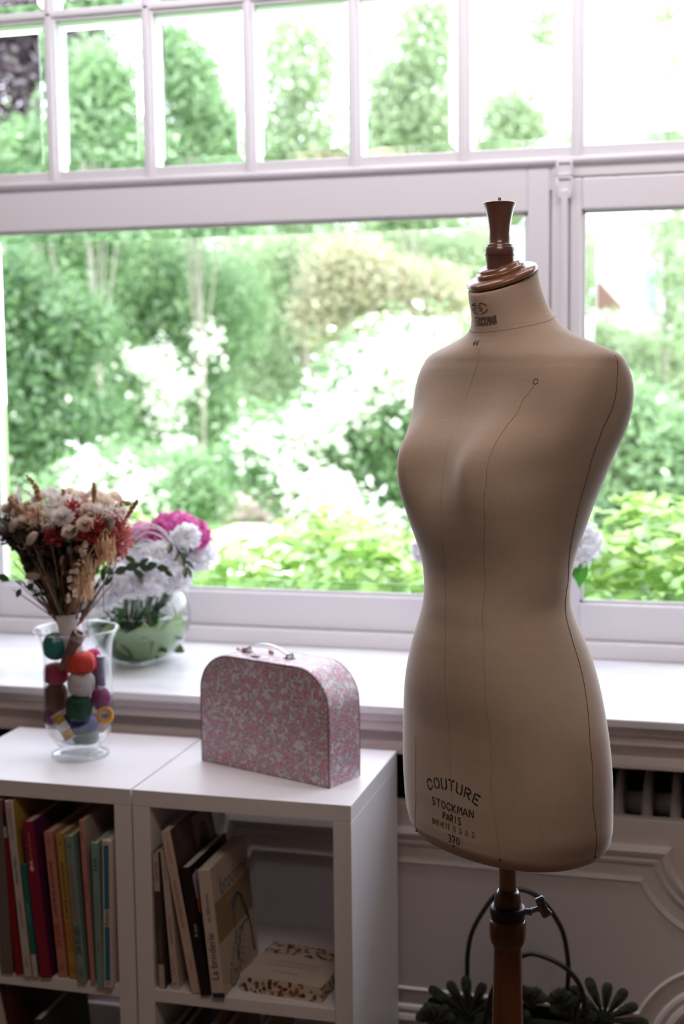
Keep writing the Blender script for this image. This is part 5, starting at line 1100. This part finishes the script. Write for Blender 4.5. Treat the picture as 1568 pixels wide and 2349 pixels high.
q.add(V, [(i*nb+k, i*nb+(k+1) % nb, (i+1)*nb+(k+1) % nb, (i+1)*nb+k) for i in range(3) for k in range(nb)]+[tuple(range(nb))[::-1]], 0, True)
q.build('bag_body', GB[0], bag)
def petal(mb, c, ang, L_, w_, y, mi):
    d = Vector((math.sin(ang), 0, math.cos(ang))); s_ = Vector((d.z, 0, -d.x)); V = []
    prof = [(0, .12), (.2, .3), (.45, .65), (.7, .95), (.86, 1), (.95, .8), (1.0, .35)]
    for t_, ww in prof: V += [c+d*L_*t_-s_*w_*ww/2+Vector((0, y, 0)), c+d*L_*t_+Vector((0, y-.003*ww, 0)), c+d*L_*t_+s_*w_*ww/2+Vector((0, y, 0))]
    m_ = len(V); V += [v+Vector((0, .004, 0)) for v in V]
    f_ = []
    for i in range(len(prof)-1): f_ += [(i*3, i*3+1, i*3+4, i*3+3), (i*3+1, i*3+2, i*3+5, i*3+4), (m_+i*3, m_+i*3+3, m_+i*3+4, m_+i*3+1), (m_+i*3+1, m_+i*3+4, m_+i*3+5, m_+i*3+2)]
    mb.add(V, f_, mi, True)
for (cx, cy_, Lp, n, a0, a1) in ((1075, 2330, 98, 6, -85, 50), (1385, 2335, 88, 6, -50, 88), (1215, 2300, 42, 5, -60, 60), (1290, 2305, 40, 5, -70, 60), (1000, 2345, 50, 6, -80, 60), (1160, 2345, 60, 5, -60, 60), (1320, 2345, 60, 5, -60, 60)):
    c_ = W(cx, cy_, BY-.035)-bagc; q = MB()
    for k in range(n):
        a = math.radians(a0+(a1-a0)*k/(n-1)); petal(q, c_, a, Lp*.00093*random.uniform(.9, 1.1), .0215, -.002*k, 1); petal(q, c_, a, Lp*.00093*.7, .007, -.002*k-.004, 2)
    q.ell(c_, (.014, .006, .014), None, 12, 8, 0); q.build('leaf_applique', GB, bag)
def smoothpath(P, k=6):
    O = []
    for i in range(len(P)-1):
        p0, p1, p2, p3 = P[max(i-1, 0)], P[i], P[i+1], P[min(i+2, len(P)-1)]
        for j in range(k):
            t = j/k; O.append(.5*((2*p1)+(p2-p0)*t+(2*p0-5*p1+4*p2-p3)*t*t+(3*p1-p0-3*p2+p3)*t**3))
    return O+[P[-1]]
h1 = [(1085, 2310), (1073, 2270), (1071, 2232), (1072.6, 2185), (1082, 2139), (1106, 2093), (1139, 2052), (1182, 2040), (1222, 2050), (1258, 2083), (1288, 2133), (1300, 2186), (1303, 2232), (1299, 2282), (1295, 2320)]
h2 = [(1098, 2400), (1109, 2345), (1129, 2272), (1160, 2215), (1199, 2192), (1228, 2189), (1271, 2205), (1305, 2228), (1331, 2265), (1341, 2315), (1342, 2380), (1338, 2420)]
q = MB(); q.tube(smoothpath([W(x, y, BY+.05)-bagc for x, y in h1]), .0052, 10); q.build('handle', M['black'], bag)
q = MB(); q.tube(smoothpath([W(x, y, BY-.07)-bagc for x, y in h2]), .0052, 10); q.build('handle', M['black'], bag)

# ================================================================== GARDEN
GZ = -0.4
lawn = MB(); lawn.box(-40, 40, 3.8, 60, GZ-.2, GZ); struct('ground', lawn, pbr('lawn', (.16, .30, .07), .9, color2=(.10, .20, .05), scale=3), 'sunlit lawn of the garden outside', 'lawn')
def W0(px, py, Y): return W(px, py, Y)
def foliage(name, blobs, n, size, mt, parent, shell=.6, up=.3, aspect=.55, horiz=0.0):
    n = int(n*2.0); size = size*1.1; tot = sum(b[3]*b[4] for b in blobs); V = np.empty((0, 3)); allV = []; 
    for (x, y, z, rx, rz) in blobs:
        k = max(8, int(n*rx*rz/tot)); k -= k % 8
        nc = max(4, k//14)
        d = rng.normal(size=(nc, 3)); d /= np.linalg.norm(d, axis=1)[:, None]
        rr = rng.uniform(shell, 1.0, (nc, 1))*(1+.16*np.sin(d[:, :1]*7+d[:, 1:2]*5+x)); cc = d*rr*np.array([rx, rx*.8, rz])+np.array([x, y, z])
        p = cc[rng.integers(0, nc, k)]+rng.normal(size=(k, 3))*size*1.3
        a = rng.normal(size=(k, 3)); a[:, 2] *= (1-horiz); a /= np.linalg.norm(a, axis=1)[:, None]
        b = rng.normal(size=(k, 3)); b[:, 2] *= (1-horiz); b -= (a*b).sum(1)[:, None]*a; b /= np.linalg.norm(b, axis=1)[:, None]
        s = size*rng.uniform(.6, 1.3, (k, 1)); nrm = np.cross(a, b)
        q0 = p-a*s*.5; q1 = p+b*s*aspect*.5+nrm*s*.08; q2 = p+a*s*.5; q3 = p-b*s*aspect*.5+nrm*s*.08
        allV.append(np.stack([q0, q1, q2, q3], 1).reshape(-1, 3))
    Vv = np.concatenate(allV)-np.array(parent.location)[None, :]; nf = len(Vv)//4
    me = bpy.data.meshes.new(name); me.vertices.add(len(Vv)); me.vertices.foreach_set('co', Vv.astype(np.float32).ravel())
    me.loops.add(nf*4); me.loops.foreach_set('vertex_index', np.arange(nf*4, dtype=np.int32))
    me.polygons.add(nf); me.polygons.foreach_set('loop_start', np.arange(0, nf*4, 4, dtype=np.int32)); me.polygons.foreach_set('loop_total', np.full(nf, 4, dtype=np.int32))
    me.materials.append(mt); me.update(); me.validate()
    o = bpy.data.objects.new(name, me); COL.objects.link(o); o.parent = parent; return o
BARK = pbr('bark', (.36, .34, .27), .9, var=.3, scale=12)
def plant(name, label, cat, blobs, n, size, mt, group=None, trunk=True, tr=.12, extra=None, **kw):
    """blobs in photo terms: (px, py, Y, rx_px, ry_px)"""
    B = []
    for px, py, Y, rx, ry in blobs:
        p = W(px, py, Y); s = Y*1.02/FPX; B.append((p.x, p.y, p.z, rx*s, ry*s))
    bx_, by_ = sum(b[0] for b in B)/len(B), sum(b[1] for b in B)/len(B)
    u = thing(name, label, cat, (bx_, by_, GZ), group=group)
    foliage('foliage', B, n, size, mt, u, **kw)
    if trunk:
        tr *= .35; q = MB(); top = max(b[2] for b in B)-GZ
        q.tube([(0, 0, 0), (.05, 0, top*.35), (-.05, 0, top*.8)], [tr, tr*.8, tr*.4], 8)
        for b in B[:6]: q.tube([(0, 0, top*.3), (b[0]-bx_, b[1]-by_, b[2]-GZ)], [tr*.5, tr*.15], 6)
        q.build('trunk', BARK, u)
    if extra: extra(u, B)
    return u
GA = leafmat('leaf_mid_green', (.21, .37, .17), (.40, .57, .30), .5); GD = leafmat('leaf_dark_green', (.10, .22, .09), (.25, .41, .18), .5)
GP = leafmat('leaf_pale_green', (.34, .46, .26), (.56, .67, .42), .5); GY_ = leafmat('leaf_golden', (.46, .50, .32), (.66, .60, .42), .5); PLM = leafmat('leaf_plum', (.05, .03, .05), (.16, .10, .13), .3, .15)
GLM = leafmat('leaf_lime', (.22, .42, .08), (.46, .62, .20), .5, .12); BLW = leafmat('blossom_white', (.80, .84, .70), (.95, .95, .88), .4)
TG_ = 'trees at the far side of the garden'
plant('tree', 'dark purple leaved tree at the far upper left of the garden', 'tree', [(20, 180, 16, 150, 170), (60, 60, 16, 150, 120), (110, 160, 17, 90, 120), (-40, 380, 17, 120, 120), (170, 60, 17, 110, 80)], 9000, .085, PLM, TG_)
plant('tree', 'bright green tree seen through the second upper pane', 'tree', [(235, 210, 15, 75, 100), (190, 320, 15, 100, 100), (290, 370, 15, 90, 100), (60, 380, 15, 90, 90), (250, 420, 15, 120, 90)], 11000, .085, GA, TG_)
plant('tree', 'green tree with pale trunk seen through the third upper pane', 'tree', [(430, 190, 16, 60, 70), (470, 310, 16, 80, 90), (410, 370, 16, 80, 80), (520, 400, 16, 90, 80), (395, 120, 16, 40, 60)], 9000, .08, GA, TG_, tr=.10)
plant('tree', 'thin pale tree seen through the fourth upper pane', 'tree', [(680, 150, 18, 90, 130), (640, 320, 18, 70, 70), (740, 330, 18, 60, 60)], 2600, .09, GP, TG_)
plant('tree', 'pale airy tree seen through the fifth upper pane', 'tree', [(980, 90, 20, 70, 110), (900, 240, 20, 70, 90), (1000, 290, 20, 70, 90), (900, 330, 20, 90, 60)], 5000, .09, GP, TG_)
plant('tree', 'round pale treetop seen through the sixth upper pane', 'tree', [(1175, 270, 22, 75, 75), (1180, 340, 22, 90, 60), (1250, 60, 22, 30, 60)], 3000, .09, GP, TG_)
plant('tree', 'sparse branches of a tree at the upper right of the garden', 'tree', [(1400, 60, 18, 70, 40), (1540, 100, 18, 60, 130), (1560, 330, 18, 50, 90), (1550, 560, 18, 70, 100), (1580, 700, 18, 60, 100)], 3000, .08, GP, TG_, tr=.06)
plant('tree', 'deep green tree low on the left of the garden', 'tree', [(60, 900, 13, 130, 160), (20, 700, 13, 120, 120), (160, 980, 13, 110, 110), (40, 1080, 13, 140, 90), (170, 760, 13, 80, 80)], 16000, .075, GD, TG_)
plant('tree', 'broad mid green tree left of the garden centre', 'tree', [(300, 640, 18.6, 150, 130), (180, 560, 18.6, 140, 90), (330, 850, 18.6, 150, 150), (480, 720, 18.6, 130, 150), (450, 980, 18.6, 140, 130), (80, 560, 18.6, 100, 90)], 20000, .085, GA, TG_)
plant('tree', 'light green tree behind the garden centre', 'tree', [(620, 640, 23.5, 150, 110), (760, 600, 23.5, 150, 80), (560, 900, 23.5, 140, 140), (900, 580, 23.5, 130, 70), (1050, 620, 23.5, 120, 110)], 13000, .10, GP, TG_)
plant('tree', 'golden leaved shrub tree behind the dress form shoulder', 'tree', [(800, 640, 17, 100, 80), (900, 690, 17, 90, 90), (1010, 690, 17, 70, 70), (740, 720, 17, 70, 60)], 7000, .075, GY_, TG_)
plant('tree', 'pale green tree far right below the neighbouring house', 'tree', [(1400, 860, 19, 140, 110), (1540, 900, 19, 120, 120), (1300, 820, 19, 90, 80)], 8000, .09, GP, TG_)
def blossoms(spec, n=900, size=.07):
    def f_(u, B):
        BB = []
        for px, py, Y, rx, ry in spec:
            p = W(px, py, Y); s = Y*1.02/FPX; BB.append((p.x, p.y, p.z, rx*s, ry*s))
        foliage('blossoms', BB, n, size, BLW, u, shell=.3, horiz=.6, aspect=.8)
    return f_
plant('flowering_shrub', 'large shrub with flat white blossom clusters in the garden centre', 'shrub', [(860, 950, 10, 130, 150), (720, 1060, 10, 130, 110), (960, 860, 10, 110, 110), (800, 1180, 10, 150, 80), (940, 1120, 10, 100, 130), (600, 1050, 10, 80, 80)], 15000, .065, GA, None, tr=.04,
      extra=blossoms([(905, 800, 9.3, 60, 22), (860, 850, 9.3, 60, 25), (980, 790, 9.3, 50, 24), (800, 940, 9.2, 70, 22), (720, 985, 9.2, 70, 24), (600, 1010, 9.2, 60, 20), (720, 1130, 9, 70, 30), (790, 1160, 9, 70, 24), (720, 1230, 9, 60, 22), (870, 1230, 9, 60, 20), (930, 850, 9.2, 60, 25)], 900))
plant('flowering_shrub', 'shrub with scattered white blossom behind the dried bouquet', 'shrub', [(260, 1130, 9, 130, 80), (160, 1180, 9, 110, 70), (420, 1120, 11, 120, 70)], 7000, .06, GA, None, tr=.03,
      extra=blossoms([(200, 1090, 8.6, 50, 25), (290, 1120, 8.6, 50, 25), (240, 1160, 8.5, 60, 25), (390, 880, 14, 60, 20), (340, 830, 14, 50, 20), (380, 950, 14, 30, 20), (400, 1050, 13, 30, 24), (470, 790, 14, 25, 18)], 600))
plant('bush', 'low green bush at the right end of the garden', 'shrub', [(1480, 1050, 10, 140, 110), (1560, 1150, 10, 120, 100), (1380, 1130, 10, 90, 90), (1440, 960, 10, 80, 60)], 9000, .06, GA, None, tr=.03)
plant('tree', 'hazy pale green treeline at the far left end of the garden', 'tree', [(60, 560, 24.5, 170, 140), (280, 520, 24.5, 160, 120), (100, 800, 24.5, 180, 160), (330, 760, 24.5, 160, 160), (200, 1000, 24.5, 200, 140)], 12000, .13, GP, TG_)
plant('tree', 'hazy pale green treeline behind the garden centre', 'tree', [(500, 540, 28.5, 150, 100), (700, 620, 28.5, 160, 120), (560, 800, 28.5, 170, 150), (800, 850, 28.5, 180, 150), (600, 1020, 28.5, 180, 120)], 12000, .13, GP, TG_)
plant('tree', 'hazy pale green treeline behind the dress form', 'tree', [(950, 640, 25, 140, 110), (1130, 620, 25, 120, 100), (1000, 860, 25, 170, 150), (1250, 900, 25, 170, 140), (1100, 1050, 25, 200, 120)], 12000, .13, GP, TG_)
# broad leaved plants right outside the window
def nearplant(label, x0, x1, y0, y1, zt_, n, size, mt):
    u = thing('leafy_plant', label, 'plant', ((x0+x1)/2, (y0+y1)/2, GZ), group='broad leaved plants just outside the window')
    q = MB()
    for k in range(n):
        x, y = random.uniform(x0, x1)-u.location.x, random.uniform(y0, y1)-u.location.y; z = zt_-GZ-.42*random.random()**1.6+.05*math.sin(x*9+y*5)
        a = random.uniform(0, 2*PI); q.leaf((x, y, z), (math.cos(a), math.sin(a), random.uniform(-.35, .35)), (-math.sin(a), math.cos(a), random.gauss(0, .3)), size*random.uniform(.6, 1.2), size*.55, random.uniform(.1, .5))
    q.build('foliage', mt, u)
    q = MB()
    for k in range(10):
        x, y = random.uniform(x0, x1)-u.location.x, random.uniform(y0, y1)-u.location.y; q.tube([(x*.6, y*.6, 0), (x, y, zt_-GZ-.35)], .005, 6)
    q.build('stems', STEM[2], u)
nearplant('lime green broad leaved plant outside the left end of the window', -2.6, -1.85, 4.3, 5.1, 1.00, 700, .095, GLM)
nearplant('lime green broad leaved plant outside behind the suitcase', -1.75, -1.15, 4.4, 5.2, 1.02, 620, .095, GLM)
nearplant('lime green broad leaved plant outside left of the dress form waist', -1.15, -.60, 4.2, 5.1, 1.03, 620, .10, GLM)
nearplant('lime green broad leaved plant outside right of the dress form waist', -.55, .05, 4.2, 5.0, 1.12, 640, .11, GLM)
nearplant('green broad leaved plant outside the right end of the window', .05, .7, 4.2, 5.0, 1.12, 620, .11, GA)
# stone border and path
st_ = thing('stone_border', 'low pinkish stone border beyond the lawn', 'stones', W(580, 1170, 17)); st_.location.z = GZ
q = MB()
for k in range(26):
    p = W(random.uniform(470, 690), 1200, 17); q.ell((p.x-st_.location.x, random.uniform(-.4, .4), random.uniform(.05, .35)), (random.uniform(.18, .32), .2, random.uniform(.12, .2)), None, 8, 6)
q.build('stones', pbr('pinkish_stone', (.60, .46, .44), .9, var=.3, scale=6), st_)
q = MB(); a_, b_ = W(380, 1250, 14.0), W(760, 1250, 14.0); q.box(a_.x, b_.x, 12.5, 16.3, GZ, GZ+.02); struct('path', q, pbr('pale_gravel', (.80, .78, .72), .9, var=.1, scale=20), 'pale gravel path across the garden', 'path')
# neighbouring house
hc = W(1420, 700, 30); hs = thing('house', 'white neighbouring house with brown gable seen through the right window', 'house', (hc.x, 30, GZ))
q = MB(); q.box(-1.2, 2.2, 0, 6, 0, 4.9); q.build('walls', pbr('white_render', (.85, .85, .84), .9), hs)
q = MB(); q.add([(-1.5, -.3, 4.85), (2.5, -.3, 4.85), (2.5, 6.3, 4.85), (-1.5, 6.3, 4.85), (.5, -.3, 6.6), (.5, 6.3, 6.6)], [(0, 1, 4), (3, 5, 2), (0, 4, 5, 3), (1, 2, 5, 4)]); q.build('roof', pbr('pale_roof', (.70, .68, .66), .8), hs)
q = MB(); q.add([(-.44, -.35, 3.0), (.12, -.35, 3.0), (-.44, -.35, 3.62), (-.44, 0, 3.0), (.12, 0, 3.0), (-.44, 0, 3.62)], [(0, 1, 2), (3, 5, 4), (0, 2, 5, 3), (1, 4, 5, 2), (0, 3, 4, 1)]); q.build('porch_gable', pbr('brown_cladding', (.20, .11, .09), .9), hs)
for x in (.4, 1.3): q = MB(); q.box(x, x+.4, -.03, .02, 2.9, 3.8); q.build('window', pbr('house_glass_%d' % int(x*10), (.35, .40, .46), .2), hs)

# ---- finer pieces hang under the part they belong to
def under(root, part, *subs):
    base = next((c for c in root.children if c.name.split('.')[0] == part), None)
    if base is None: return
    for c in list(root.children):
        if c is not base and c.name.split('.')[0] in subs: c.parent = base
for o in list(bpy.data.objects):
    k = o.name.split('.')[0]
    if o.parent is None:
        if k == 'book': under(o, 'cover', 'spine_lettering', 'spine_band', 'spine_emblem', 'spine_dots', 'spine_ribbon', 'cover_photo', 'cover_lettering', 'cover_thread', 'cover_stitches')
        if k == 'dress_form':
            under(o, 'torso', 'seam', 'tack', 'grommet', 'stencil_lettering', 'stencil_oval'); under(o, 'neck_cap', 'cap_step', 'cap_nail'); under(o, 'neck_knob', 'knob_pin'); under(o, 'wing_screw', 'screw_lettering'); under(o, 'pole', 'peg_hole')
        if k == 'suitcase': under(o, 'handle', 'handle_ring'); under(o, 'case_shell', 'stitching', 'edge_piping', 'base_edge')
        if k == 'gift_box': under(o, 'box_lid', 'lid_label', 'lid_lettering')
        if k == 'thread_ball' or k == 'thread_spool': under(o, 'wound_thread', 'core', 'paper_band')
        if k == 'glass_vase': under(o, 'vase_body', 'rim')
